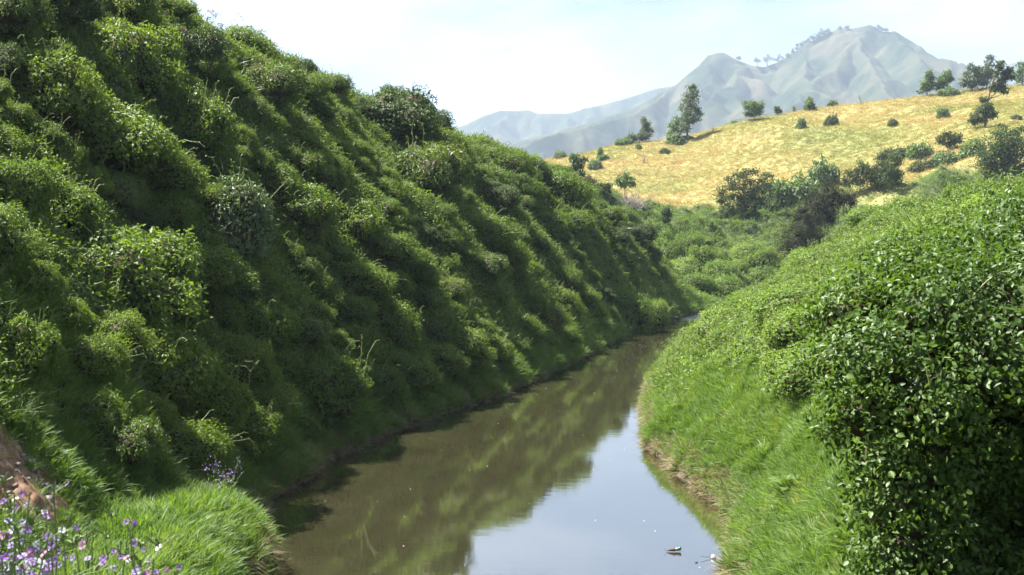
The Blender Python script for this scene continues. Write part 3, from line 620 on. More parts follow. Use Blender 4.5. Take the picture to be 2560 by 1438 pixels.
# the nameless hummocks between them
cand = []
rr = np.random.default_rng(5)
taken = [(a[1], a[2] - a[4] * .4, a[3]) for a in NAMED]
tries = 0
while len(cand) < 190 and tries < 9000:
    tries += 1; px = rr.uniform(-80, 1640); py = rr.uniform(20, 1150)
    p = hit(px, py)
    if p.y > 108 or p.y < 22: continue
    u = float(XL(p.y)) - p.x; R = float(XL(p.y) - XC(p.y))
    if u < 1.0 or u > R * .97: continue
    rad = (.5 + 1.6 * rr.random() ** 1.8) * (1 + p.y / 220)
    rad = min(rad, .45 + .38 * u)
    pr = rad / p.y * FPX
    if any((px - a) ** 2 + ((py - b) * 1.3) ** 2 < (c * .6 + pr * .6) ** 2 for a, b, c in taken): continue
    if earthmask(np.array([p.x]), np.array([p.y]))[0] > .1: continue
    taken.append((px, py, pr)); cand.append((p, rad))
LAND = [(560, 565, 'the silvery bush'), (265, 680, 'the broad sunlit mound'), (385, 900, 'the low round mound'), (800, 960, 'the round waterside mound'), (975, 810, 'the pointed mound'), (40, 850, 'the tall mound by the left edge'), (140, 240, 'the upper left corner mound'), (470, 100, 'the dark shrub on the ridge'), (755, 170, 'the lone skyline shrub'), (985, 220, 'the upper skyline bush'), (1075, 285, 'the lower skyline bush'), (1320, 400, 'the bush capping the ridge end'), (1600, 740, 'the overhanging twin bushes'), (1470, 590, 'the small pale far shrub')]
ORD = ['nearest', 'second', 'third', 'fourth', 'fifth', 'sixth', 'seventh', 'eighth', 'ninth', 'tenth', 'eleventh', 'twelfth', 'thirteenth', 'fourteenth', 'fifteenth', 'sixteenth', 'seventeenth', 'eighteenth', 'nineteenth', 'twentieth']
used = {}
def hummock_label(p):
    px, py = project(np.array([p])); q = [((px[0] - a) ** 2 + (py[0] - b) ** 2, n, px[0] - a, py[0] - b) for a, b, n in LAND]; d, n, dx, dy = min(q)
    w = ('to the right of' if dx > 0 else 'to the left of') if abs(dx) > abs(dy) else ('below' if dy > 0 else 'above')
    return d, w, n
hum = sorted(((hummock_label(p), k) for k, (p, rad) in enumerate(cand)))
hlab = {}
for (d, w, n), k in hum:
    i = used.get((w, n), 0); used[(w, n)] = i + 1; hlab[k] = '%s vine hummock %s %s' % (ORD[min(i, 19)], w, n)
for k, (p, rad) in enumerate(cand):
    lab, gr = hlab[k], 'vine hummocks on the left bank'
    nn = normal(np.array([p.x]), np.array([p.y]))[0]; shrub(['vine', 'vine', 'vine', 'vine', 'vine', 'vine', 'dark', 'vine', 'vine', 'mixed'][k % 10], p + Vector(nn) * .22 * rad + Vector((0, 0, -.2 * rad)), rad * rr.uniform(1.05, 1.5), rad * rr.uniform(.95, 1.35), lab, 'vine mound', gr, 'vine_hummock', sy=rad * rr.uniform(.8, 1.15), slope=True)

# hummocks beyond the bend and shrubs on the far slopes: kind, px, foot py, half width, height, label, name
FARSH = [
 ('bright', 1645, 655, 45, 60, 'leafy hummock below the vine-wrapped pillar, beyond the river bend'),
 ('bright', 1712, 640, 42, 50, 'pale yellow-green hummock right of the leafy one beyond the bend'),
 ('vine', 1755, 665, 42, 42, 'dark-sided hummock in the middle of the green flat beyond the bend'),
 ('bright', 1700, 690, 50, 34, 'low wide hummock in the green flat, under the dark-sided one'),
 ('bright', 1800, 700, 44, 44, 'hummock in the green flat, right of the low wide one'),
 ('bright', 1865, 650, 46, 40, 'hummock at the right rim of the green flat, near the draped stump'),
 ('vine', 1915, 675, 44, 46, 'dark hummock directly left of the draped stump'),
 ('bright', 1740, 730, 44, 40, 'hummock close above the far water, left of the bank'),
 ('bright', 1815, 745, 52, 50, 'rounded hummock close above the far water by the bend'),
 ('bright', 1855, 775, 40, 40, 'small grassy hummock at the river bend itself'),
 ('vine', 1560, 560, 40, 50, 'creeper-covered bush behind the end of the left ridge'),
 ('bright', 1470, 500, 40, 45, 'bright bush just beyond the dark bush of the left ridge'),
 ('bright', 1430, 480, 30, 40, 'leafy bush peeking over the end of the left ridge'),
 ('hill', 1990, 505, 58, 62, 'light green bush right of the big dark acacia'),
 ('hill', 1940, 520, 38, 60, 'green bush tucked against the right side of the acacia'),
 ('hill', 2060, 468, 36, 66, 'tall light green bush between the acacia and the olive tree clump'),
 ('hillgrey', 1817, 552, 26, 40, 'grey-green bush at the foot of the big acacia'),
 ('hill', 2300, 392, 34, 36, 'round green bush on the right slope, below the golden grass'),
 ('hill', 2363, 418, 36, 34, 'round bush with shaded side low on the right slope'),
 ('hillgrey', 2310, 432, 34, 30, 'bluish bush just above the sunlit creeper of the right bank'),
 ('hill', 2430, 395, 40, 40, 'green bush left of the large dark thicket at the right edge'),
 ('hillgrey', 2240, 398, 40, 26, 'low tan scrub on the right slope, above the olive tree clump'),
 ('hill', 2003, 322, 13, 22, 'small blue-green bush on the golden hillside, under the stony patch'),
 ('hillgrey', 2080, 316, 17, 26, 'grey brush on the golden hillside, right of the small blue-green bush'),
 ('hill', 2357, 296, 17, 22, 'rounded green bush alone high on the golden hillside'),
 ('hillgrey', 2232, 314, 15, 14, 'sparse brown brush in the middle of the golden hillside'),
 ('hill', 1500, 398, 10, 24, 'upper of two small bushes at the left end of the golden hill'),
 ('hill', 1510, 402, 14, 16, 'lower of two small bushes at the left end of the golden hill'),
 ('hill', 1488, 420, 18, 18, 'low bush beside the grey shrub at the left end of the hill'),
 ('hill', 1400, 396, 18, 20, 'green bush on the hill crest right beside the left ridge'),
 ('hill', 1597, 374, 10, 12, 'tiny dark bush on the hillside below the smaller eucalyptus'),
 ('hill', 1560, 360, 26, 14, 'low green scrub left of the smaller eucalyptus'),
 ('hill', 1690, 360, 26, 22, 'green scrub at the foot of the tall leaning eucalyptus'),
 ('hill', 1718, 352, 14, 12, 'small dark bush right of the scrub under the tall eucalyptus'),
 ('hillgrey', 1660, 384, 14, 12, 'bluish brush trailing down the hillside under the tall eucalyptus'),
 ('hill', 2370, 240, 24, 20, 'low bush on the hill crest beside the twin-crowned tree'),
 ('hillgrey', 2540, 300, 14, 10, 'small dark brush on the golden slope at the right picture edge'),
 ('hill', 1835, 300, 10, 8, 'low brush on the crest left of the round crest tree'),
]
for kind, px, py, hw, hp, lab in FARSH:
    p = crest_hit(px, py - 1, 112); s = p.y / FPX
    shrub(kind, p + Vector((0, 0, -.12 * hp * s)), hw * s * (1.25 if 'hummock' in lab else 1.05), hp * s * (1.6 if 'hummock' in lab else 1.2), lab, 'hummock' if 'hummock' in lab else 'bush', name='vine_hummock' if 'hummock' in lab else 'hillside_bush')

for k in range(16):
    px, py = rr.uniform(1600, 1960), rr.uniform(590, 770); p = hit(px, py, 112)
    if p.y < 175: shrub('bright', p + Vector((0, 0, -.3)), rr.uniform(1.2, 2.4), rr.uniform(1.0, 1.9), 'leafy hummock among many on the green flat beyond the bend', 'hummock', 'hummocks on the green flat', 'vine_hummock')
for k in range(34):
    y = rr.uniform(22, 60); f = rr.uniform(.3, .95); x = float(XR(y) + f * (XRC(y) - XR(y))); z = float(ground(x, y)); rd = rr.uniform(.6, 1.5)
    px, py = project(np.array([(x, y, z)]))
    if px[0] < 2350 and (x - float(XR(y))) > 2.2: shrub('bright', (x, y, z - .2 * rd), rd * 1.2, rd * 1.05, 'leafy swelling among many in the creeper of the right bank', 'vine mound', 'leafy swellings of the right bank', 'vine_swelling')
# reddish scrub and dark leafy patches on the right bank
for kind, px, py, hw, hp, lab in [
 ('bright', 2280, 560, 70, 60, 'darker leafy swelling on the crest of the right bank'),
 ('bright', 1960, 800, 60, 60, 'leafy swelling on the right bank, above the narrowest water'),
 ('bright', 2120, 740, 70, 60, 'leafy swelling in the middle of the right bank'),
 ('bright', 1850, 900, 50, 50, 'low leafy swelling on the right bank by the water'),
 ('bright', 2420, 500, 80, 60, 'leafy swelling behind the top of the big right-hand bush')]:
    p = hit(px, py); s = p.y / FPX
    shrub(kind, p + Vector((0, 0, -.35 * hp * s)), hw * s, hp * s, lab, 'vine mound', name='vine_swelling')

# ------------------------------------------------------------------ trees
def make_tree(name, label, base, H, blobs, leafm, L, nleaf, trunk=.02, lean=(0, 0), bark='bark', seed=0, group=None, cat='tree', per_limb=2):
    """blobs: crown clumps (dx, z, r) or (dx, dy, z, r) in units of H"""
    r = np.random.default_rng(seed + 900); o = bpy.data.objects.new(name, None); COL.objects.link(o); o.location = base; o.empty_display_size = .5
    tag(o, label, cat, group)
    B = [(b[0], r.uniform(-.5, .5) * b[-1], b[1], b[2]) if len(b) == 3 else b for b in blobs]
    B = np.array(B, float) * H; top = max(B[:, 2].max(), .5 * H)
    tp = wiggle((0, 0, -.3), (lean[0] * H, lean[1] * H, top), 8, .03 * H, r)
    mt = MB(); V, T = tube(tp, np.linspace(trunk * H, trunk * H * .25, 8), 6); mt.add(V, T)
    for b in B:
        k = int(np.clip(np.searchsorted(tp[:, 2], b[2] - .75 * b[3]) - 1, 1, 6))
        for q in range(per_limb):
            e = b[:3] + r.normal(size=3) * b[3] * .35
            V, T = tube(wiggle(tp[k], e, 5, .04 * H, r, .01 * H), np.linspace(trunk * H * .45, trunk * H * .1, 5), 4); mt.add(V, T)
    ob('trunk', mt.mesh('trunk', [bark]), o)
    w = B[:, 3] ** 2; kk = r.choice(len(B), nleaf, p=w / w.sum())
    # leaf clumps: many small tufts inside each crown clump, so that the outline is ragged and gaps remain
    nt_ = max(6, nleaf // 28); kt = r.choice(len(B), nt_, p=w / w.sum())
    d = unit(r.normal(size=(nt_, 3))) * (r.uniform(.25, 1, (nt_, 1)) ** .5); d[:, 2] *= .9
    C = B[kt, :3] + d * B[kt, 3:4]; sr = B[kt, 3] * .30 + L * .6
    j = r.integers(0, nt_, nleaf); P = C[j] + r.normal(size=(nleaf, 3)) * (sr[j] * .5)[:, None] * [1, 1, .7]
    N = unit(unit(P - B[kt[j], :3]) * .5 + [0, 0, .4] + r.normal(size=P.shape) * .6)
    V, T = leaves(P, N, L, L * .5, r, droop=.4, dirs=unit(r.normal(size=P.shape) + [0, 0, -.5])); mc = MB().add(V, T)
    ob('crown', mc.mesh('crown', [leafm]), o); return o
def round_blobs(r, n, w, z0, z1):
    return [(r.uniform(-w, w) * .7, r.uniform(-w, w) * .7, r.uniform(z0, z1), w * r.uniform(.35, .6)) for _ in range(n)] + [(0, 0, (z0 + z1) / 2, w * .75)]
def tree_at(px, base, top, **k):
    p = crest_hit(px, base, 122); H = (base - top) / FPX * p.y; return p + Vector((0, 0, -.1)), H
rt = np.random.default_rng(77)
TREES = [
 # px, base, top, blobs, mat, leaf, n, lean, label, name
 (1716, 352, 205, [(.0, .30, .13), (.02, .42, .14), (.10, .5, .12), (.03, .58, .13), (.10, .68, .12), (.07, .76, .11), (.14, .84, .08), (.10, .9, .07), (.12, .97, .05), (.2, .35, .07), (-.06, .2, .1), (.22, .48, .06)], 'tree_a', .55, 3000, (.1, 0), 'tall dark eucalyptus leaning right on the hill crest', 'eucalyptus_tree'),
 (1693, 355, 283, [(-.05, .4, .24), (.1, .65, .24), (-.2, .25, .2), (.05, .85, .14), (.25, .45, .2), (-.1, .6, .2)], 'tree_b', .5, 1500, (.03, 0), 'lighter green tree pressed against the tall leaning eucalyptus', 'leafy_tree'),
 (1606, 352, 285, [(.0, .3, .2), (.1, .5, .17), (.12, .7, .17), (.05, .88, .1), (.28, .45, .12), (.25, .25, .12), (-.2, .22, .14)], 'tree_a', .5, 1700, (.08, 0), 'smaller slim eucalyptus on the crest, next left of the tall one', 'eucalyptus_tree'),
 (1578, 354, 322, [(0, .45, .35), (.1, .75, .22), (-.25, .35, .25)], 'tree_a', .5, 500, (0, 0), 'little dark tree at the left foot of the slim eucalyptus', 'small_tree'),
 (1887, 302, 250, round_blobs(rt, 9, .5, .35, .82), 'tree_b', .5, 2600, (0, 0), 'round dense tree on the golden crest below the far saddle', 'round_tree'),
 (1948, 289, 261, [(0, .5, .3), (.1, .8, .2), (-.2, .7, .18)], 'tree_c', .45, 420, (0, 0), 'small ragged brownish tree on the crest, right of the round one', 'small_tree'),
 (1984, 281, 263, [(0, .4, .25), (0, .7, .16), (0, .9, .1)], 'tree_b', .35, 200, (0, 0), 'tiny thin sapling on the crest left of the cone-shaped tree', 'sapling'),
 (2025, 277, 243, [(0, .3, .36), (0, .5, .34), (.0, .7, .28), (-.02, .88, .17), (.12, .3, .3), (-.15, .32, .28)], 'tree_b', .45, 1700, (0, 0), 'dense cone-shaped tree on the golden crest', 'conifer_tree'),
 (2083, 266, 250, [(0, .5, .6), (-.5, .4, .45), (.5, .45, .45), (.1, .7, .4)], 'tree_b', .45, 900, (0, 0), 'low round bushy tree on the crest, right of the cone-shaped one', 'bushy_tree'),
 (2318, 240, 172, [(0, .3, .2), (-.12, .45, .18), (.05, .6, .2), (.02, .82, .17), (.18, .42, .16), (-.15, .25, .15), (.1, .75, .14)], 'tree_b', .5, 1900, (0, 0), 'left stem of the twin-crowned tree on the crest', 'leafy_tree'),
 (2358, 238, 172, [(0, .35, .2), (.1, .55, .2), (.12, .8, .19), (-.08, .6, .15), (.2, .68, .14), (-.15, .3, .15)], 'tree_b', .5, 1900, (.05, 0), 'right stem of the twin-crowned tree on the crest', 'leafy_tree'),
 (2430, 228, 152, [(0, .3, .25), (-.2, .3, .2), (.15, .5, .2), (-.1, .55, .18), (.0, .8, .16), (.2, .7, .15), (-.25, .5, .1)], 'tree_a', .5, 2400, (.05, 0), 'pale feathery tree in the grove on the crest at right', 'eucalyptus_tree'),
 (2466, 224, 130, [(0, .3, .2), (.05, .55, .17), (.03, .78, .14), (.06, .93, .08), (-.15, .4, .14), (.18, .42, .12)], 'tree_a', .5, 2200, (.04, 0), 'tallest tree of the grove on the crest at right', 'eucalyptus_tree'),
 (2462, 318, 146, [(-.10, .17, .10), (-.0, .26, .10), (.07, .2, .08), (.02, .38, .07), (-.16, .10, .05), (.22, .62, .08), (.30, .70, .07), (.33, .82, .07), (.22, .92, .07), (.15, .8, .06), (.27, .55, .05), (.42, .56, .04), (.12, .58, .05), (.38, .75, .05)], 'tree_c', .6, 2600, (.2, 0), 'tall open eucalyptus on the golden slope with bare leaning trunk', 'eucalyptus_tree'),
 (2556, 210, 146, [(0, .35, .25), (.1, .6, .22), (.0, .8, .2), (-.2, .5, .15)], 'tree_b', .5, 1500, (0, 0), 'green tree cut by the right picture edge on the crest', 'leafy_tree'),
 (1445, 440, 383, round_blobs(rt, 6, .36, .35, .85), 'grey_shrub', .42, 1400, (0, 0), 'silvery grey round tree behind the end of the left ridge', 'grey_tree'),
 (1562, 500, 432, [(0, .75, .28), (-.2, .68, .2), (.2, .7, .22), (.05, .9, .18), (-.05, .5, .15)], 'tree_b', .32, 1300, (0, 0), 'small umbrella-crowned tree standing over the grey brambles', 'small_tree'),
 (1465, 478, 428, [(0, .5, .3), (.25, .6, .25), (-.25, .55, .22), (.1, .8, .2)], 'brown_leaf', .4, 420, (0, 0), 'sparse brown-leaved tree near the silvery round one', 'sparse_tree'),
 (1505, 492, 450, [(0, .5, .35), (.3, .45, .3), (-.3, .45, .3)], 'tree_c', .35, 500, (0, 0), 'olive shrubby tree left of the grey brambles', 'small_tree'),
 (1862, 545, 414, [(0, .4, .26), (-.3, .45, .22), (.28, .45, .24), (-.1, .68, .22), (.12, .75, .2), (.0, .88, .12), (-.38, .3, .15), (.4, .6, .16), (.42, .78, .12), (-.22, .72, .14), (.2, .25, .2), (-.12, .22, .2)], 'tree_c', .36, 5200, (0, 0), 'big dark acacia below the golden hill, largest crown of the valley', 'acacia_tree'),
 (2150, 480, 400, [(0, .45, .34), (-.35, .4, .28), (.32, .55, .3), (.1, .8, .2), (.6, .7, .22), (.55, .35, .25)], 'tree_c', .38, 3000, (0, 0), 'olive tree clump just above the draped stump', 'olive_tree'),
 (2215, 480, 385, [(0, .3, .26), (.1, .55, .26), (.2, .8, .2), (-.12, .72, .18), (.28, .4, .2)], 'dark_shrub', .36, 2600, (0, 0), 'darker tree at the right of the olive tree clump', 'olive_tree'),
 (2370, 378, 326, [(-.3, .6, .28), (-.05, .75, .22), (.3, .6, .3), (.55, .65, .25), (.1, .4, .25)], 'tree_c', .4, 1500, (0, 0), 'small spreading tree on the slope below the bare-trunked eucalyptus', 'small_tree'),
 (2500, 435, 305, [(0, .3, .27), (-.22, .35, .22), (.22, .35, .25), (-.05, .6, .25), (.2, .65, .25), (.05, .85, .17), (.42, .5, .25), (-.3, .18, .18), (.45, .25, .25), (.4, .75, .2)], 'dark_shrub', .4, 5200, (0, 0), 'large dark thicket tree at the right picture edge', 'thicket_tree'),
]
for k, (px, base, top, blobs, mat, L, n, lean, lab, nm) in enumerate(TREES):
    p, H = tree_at(px, base, top)
    make_tree(nm, lab, p, H, blobs, mat, L, n, .018, lean, seed=k)
# leafless saplings on the crest
for px, base, top, lab in ((2153, 256, 226, 'bare thin sapling on the crest, midway along the golden hill'), (1783, 330, 312, 'bare twiggy bush on the crest right of the tall eucalyptus'), (1610, 410, 378, 'bare twiggy bush on the hillside under the small eucalyptus')):
    p, H = tree_at(px, base, top); r = np.random.default_rng(px); mb = MB()
    for q in range(9):
        V, T = tube(wiggle((0, 0, -.1), (r.normal() * .2 * H, r.normal() * .2 * H, H * r.uniform(.5, 1)), 5, .08 * H, r), np.linspace(.06, .02, 5), 3); mb.add(V, T)
    o = tag(bpy.data.objects.new('bare_sapling', None), lab, 'sapling'); COL.objects.link(o); o.location = p; ob('branches', mb.mesh('branches', ['grey_twig']), o)
# row of trees on the far mountain ridge
RT = [(1847, 150, 138, 'spindly'), (1893, 166, 146, 'small'), (1918, 168, 137, 'lollipop'), (1947, 157, 136, 'broad'), (1969, 144, 134, 'bushy'), (1981, 136, 124, 'a'), (1992, 128, 112, 'a'), (2004, 120, 104, 'a'), (2014, 114, 102, 'a'), (2024, 108, 92, 'a'), (2034, 102, 86, 'a'), (2044, 97, 86, 'a'), (2052, 92, 72, 'a'), (2060, 90, 78, 'a'), (2068, 88, 70, 'a')]
SPEC = {'spindly': 'spindly lone tree on the far ridge, beside the lesser peak', 'small': 'small tree in the saddle of the far ridge, leftmost there', 'lollipop': 'upright oval tree in the saddle of the far ridge', 'broad': 'broad clump-crowned tree at the right of the far saddle', 'bushy': 'bushy tree at the start of the row climbing the far ridge'}
for k, (px, b, t, sp) in enumerate(RT):
    d = MD; p = at(px, np.interp(px, [a[0] for a in SKM], [a[1] for a in SKM]) + 1.5, d); H = (b - t) / FPX * d * 1.1
    r = np.random.default_rng(k + 40)
    bl = [(0, .6, .22), (.1, .82, .17), (-.12, .45, .2), (.13, .38, .17), (0, .2, .15)] if sp == 'a' else [(0, .6, .3), (0, .8, .2), (0, .4, .2)] if sp == 'lollipop' else [(0, .5, .35), (-.3, .4, .25), (.35, .45, .25), (-.1, .75, .22)] if sp in ('broad', 'bushy') else [(0, .75, .25), (.25, .6, .15), (-.25, .7, .15)]
    make_tree('ridge_tree', SPEC.get(sp, ORD[k - 4] + ' slender tree up the row climbing the far mountain ridge'), p, H, bl, 'tree_a', 2.8, 300, .045, (0, 0), seed=k + 60, group=None if sp in SPEC else 'tree row on the far mountain ridge', per_limb=1)
pk = [(2100, 74), (2118, 72), (2195, 72), (2205, 78), (2215, 78)]
for k, (px, b) in enumerate(pk):
    p = at(px, b + 3, MD); make_tree('summit_tree', ORD[k] + ' small tree from the left on the summit of the far mountain', p, 11, [(0, .5, .35), (.3, .45, .3), (-.3, .5, .3), (0, .75, .25)], 'tree_a', 2.6, 200, .03, seed=k + 90, group='trees on the far summit', per_limb=1)

# ------------------------------------------------------------------ special vegetation
def lobed_thing(name, label, cat, L, leafm, nleaf, leafL, leafW, seed, depth=.08, zmin=-1, shrink=.84, ovate=False, shoots=0, origin=None, twigm='twig', hang=0):
    r = np.random.default_rng(seed); L = np.array(L, float); o0 = np.array(origin) if origin is not None else L[:, :3].mean(0); L = L.copy(); L[:, :3] -= o0
    P, N = lobes_surface(L, nleaf, r, zmin, depth); P = P + N * .24 * fbm(P[:, 0] * 2.0, P[:, 1] * 2.0, P[:, 2] * 2.0, 3)[:, None]
    Nall, Pall = N, P; ok = sstep(-.42, .0, fbm(P[:, 0] * 2.6 + 5, P[:, 1] * 2.6, P[:, 2] * 2.6, 3)) > r.uniform(0, 1, len(P)); P, N = P[ok], N[ok]
    Nn = unit(N * .7 + [0, 0, .3] + r.normal(size=P.shape) * .5); mb = MB()
    V, T = leaves(P, Nn, leafL, leafW, r, ovate=ovate, dirs=unit(N * .5 + r.normal(size=P.shape) * .7 + [0, 0, -.35 - hang])); mb.add(V, T, 0)
    Pi = Pall - Nall * r.uniform(.12, .34, (len(Pall), 1)); V, T = leaves(Pi, unit(Nall + r.normal(size=Pall.shape) * .5), leafL * 1.15, leafW * 1.2, r, ovate=ovate); mb.add(V, T, 0)
    o = bpy.data.objects.new(name, None); COL.objects.link(o); o.location = o0; tag(o, label, cat)
    f = ob('foliage', mb.mesh('foliage', [leafm]), o); tw = MB(); lobes_core(tw, L, 0, shrink, ICO2, r)
    if shoots: add_shoots(tw, P, N, shoots, .4, 1, 2, r, leafL * .8)
    ob('twigs', tw.mesh('twigs', [twigm, 'tendril', leafm]), o); return o, P, N, r, f
# vine-draped leaning stump: base leans up, head overhangs to the right
p0 = hit(2010, 650, 112); _r = np.random.default_rng(3); ds = p0.y; s = ds / FPX
def ls(px, py, rpx, f=1.0, dd=0): q = at(px, py, ds + dd); k = _r.uniform(.72, 1.2, 3) * rpx * s; return (q.x + _r.normal() * .2 * rpx * s, q.y, q.z, k[0] * f, k[1], k[2])
_path = [(2000, 650), (2004, 615), (2018, 580), (2028, 545), (2042, 515), (2062, 497), (2088, 488), (2112, 494), (2126, 506)]
_lob = [ls(x + _r.normal() * 5, y, rd, dd=_r.normal() * .4) for (x, y), rd in zip(_path, (46, 44, 42, 40, 38, 34, 28, 23, 15))]
for _k in range(22):
    _t = _r.uniform(0, 7.6); _i = min(7, int(_t)); _f = _t - _i; _w = 1 - .5 * _t / 8
    _lob.append(ls(_path[_i][0] * (1 - _f) + _path[_i + 1][0] * _f + _r.normal() * 26 * _w, _path[_i][1] * (1 - _f) + _path[_i + 1][1] * _f + _r.normal() * 14, _r.uniform(12, 20) * _w + 2, dd=_r.normal() * .8))
lobed_thing('draped_stump', 'dark leaning stump draped in vines, head overhanging to the right', 'stump', _lob, 'dead_vine', 9000, .22, .10, 31, zmin=-1, depth=.25, shrink=.6, origin=(p0.x, p0.y, p0.z), shoots=30, hang=.6, twigm='dead_vine')
st_o = bpy.data.objects['draped_stump']; mb = MB(); r = np.random.default_rng(12)
for k in range(90):
    q = at(r.uniform(2030, 2128), r.uniform(495, 520), ds + r.normal() * .5) - st_o.location; ln = r.uniform(.4, 2.6) * (1.2 - (k % 3) * .3)
    V, T = tube(wiggle(q, np.array(q) + [r.normal() * .25, r.normal() * .2, -ln], 6, .12, r), np.linspace(.035, .012, 6), 3); mb.add(V, T)
ob('hanging_vines', mb.mesh('hanging_vines', ['dead_vine']), st_o)
# vine-wrapped pillar beyond the bend
p1 = hit(1663, 590, 112); ds = p1.y; s = ds / FPX
lobed_thing('draped_pillar', 'upright post wrapped in green vine on the knoll beyond the bend', 'stump', [ls(1663, 590, 18), ls(1664, 570, 16), ls(1666, 548, 15), ls(1664, 530, 14), ls(1690, 592, 18), ls(1640, 594, 16), ls(1706, 592, 19)], 'dark_shrub', 2000, .2, .1, 32, shrink=.7, origin=(p1.x, p1.y, p1.z), twigm='dark_shrub')
# grey bramble tangle
pb = hit(1575, 522, 122); r = np.random.default_rng(8); mb = MB(); s = pb.y / FPX
for k in range(110):
    a = r.uniform(0, 2 * np.pi); w = 50 * s * r.uniform(.2, 1.0); st = np.array([r.normal() * 16 * s, r.normal() * 16 * s, -.1]); e = st + np.array([w * math.cos(a), w * math.sin(a) * .6, r.uniform(.0, 40) * s])
    V, T = tube(wiggle(st, e, 7, .35, r, r.uniform(8, 26) * s * .6), np.linspace(.05, .02, 7), 3); mb.add(V, T)
o = tag(bpy.data.objects.new('bramble_tangle', None), 'grey leafless bramble tangle under the umbrella-crowned tree', 'bramble'); COL.objects.link(o); o.location = pb; ob('branches', mb.mesh('branches', ['grey_twig']), o)
shrub('hillgrey', hit(1600, 528, 122), 36 * s, 16 * s, 'low yellowish scrub at the foot of the grey brambles', 'shrub', name='low_scrub')
# fallen branches in the water at the far left bank
r = np.random.default_rng(11); mb = MB(); pf = Vector((float(XL(88.)) - .3, 88., .25))
for k in range(26):
    e = np.array([r.uniform(.6, 2.6), r.uniform(-1.2, 1.0), r.uniform(-.25, .9)])
    V, T = tube(wiggle((0, r.normal() * .3, r.uniform(0, .5)), e, 6, .25, r, .15), np.linspace(.035, .012, 6), 3); mb.add(V, T)
o = tag(bpy.data.objects.new('fallen_branch', None), 'dead branches trailing into the far water below the overhanging bushes', 'branch'); COL.objects.link(o); o.location = pf; ob('branches', mb.mesh('branches', ['grey_twig']), o)

# the big glossy bush at right
BL = [(2095, 905, 10.2, .34), (2115, 800, 10.5, .40), (2180, 745, 11.0, .42), (2190, 930, 9.9, .50), (2150, 1040, 9.9, .36), (2205, 1140, 9.7, .42), (2250, 1260, 9.6, .46), (2265, 1390, 9.5, .45), (2250, 1480, 9.4, .4),
      (2290, 700, 11.2, .45), (2320, 810, 10.1, .60), (2340, 1010, 9.6, .55), (2370, 1170, 9.8, .48), (2400, 1320, 10.1, .42), (2410, 1440, 9.7, .45), (2430, 680, 11.6, .55), (2460, 790, 10.4, .62), (2490, 930, 9.7, .62), (2520, 1120, 10.0, .5), (2500, 1300, 10.9, .5), (2530, 1470, 9.6, .4),
      (2600, 660, 11.3, .6), (2620, 820, 10.0, .8), (2640, 1050, 9.8, .7), (2640, 1280, 10.5, .7), (2560, 590, 12.2, .55), (2760, 760, 10.4, .8), (2780, 1000, 10, .9), (2800, 1300, 10, .9), (2680, 1480, 10, .7), (2380, 1480, 10.2, .5), (2300, 900, 10.9, .7), (2450, 1050, 10.9, .8)]
LB = []
for px, py, d, rd in BL:
    q = at(px, py, d); LB.append((q.x, q.y, q.z, rd, rd * 1.1, rd * .95))
gb = float(ground(np.array([3.8]), np.array([10.2]))[0])
bush, BP, BN, br, _ = lobed_thing('vine_bush', 'tall glossy-leaved vine bush filling the right foreground', 'bush', LB, 'bush', 54000, .060, .036, 41, depth=.14, zmin=-1, shrink=.5, ovate=True, shoots=46, origin=(3.8, 10.2, gb))
bush['label'] = 'tall glossy-leaved vine bush filling the right foreground'
# woody stems carrying it down to the bank
mb = MB()
for k in range(16):
    a = br.uniform(0, 6.28); e = np.array([br.uniform(.2, 1.8), br.uniform(-.2, .8), br.uniform(1.2, 3.4)])
    V, T = tube(wiggle((br.normal() * .3 + .9, br.normal() * .3 + .3, -.2), e, 8, .25, br), np.linspace(.035, .012, 8), 5); mb.add(V, T)
ob('stems', mb.mesh('stems', ['bark']), bush)
# its 300 foremost leaves stand free of the mass, each a leaf of its own
W = np.array(bush.location) + BP; px, py = project(W); vis = np.where((px > 1950) & (px < 2560) & (py < 1438) & (BN[:, 1] < -.15))[0]
pick = br.choice(vis, 300, replace=False)
lm = []
for k in range(4):
    V, T = leaves(np.zeros((1, 3)), np.array([[0, 0, 1.]]), .08, .048, np.random.default_rng(500 + k), ovate=True, dirs=np.array([[0, 1., 0]])); lm.append(mk('leaf', V, T, ['bush']))
for k, i in enumerate(pick):
    n = Vector(unit(BN[i] * .7 + np.array([0, 0, .35]) + br.normal(size=3) * .35)); g = Vector(unit(BN[i] * .3 + br.normal(size=3) * .5 + np.array([0, 0, -.4])))
    yv = (g - n * g.dot(n)).normalized(); xv = yv.cross(n)
    m = Matrix((xv, yv, n)).transposed().to_4x4(); m.translation = Vector(BP[i] + BN[i] * .06)
    o = ob('leaf', lm[k % 4], bush); o.matrix_local = m

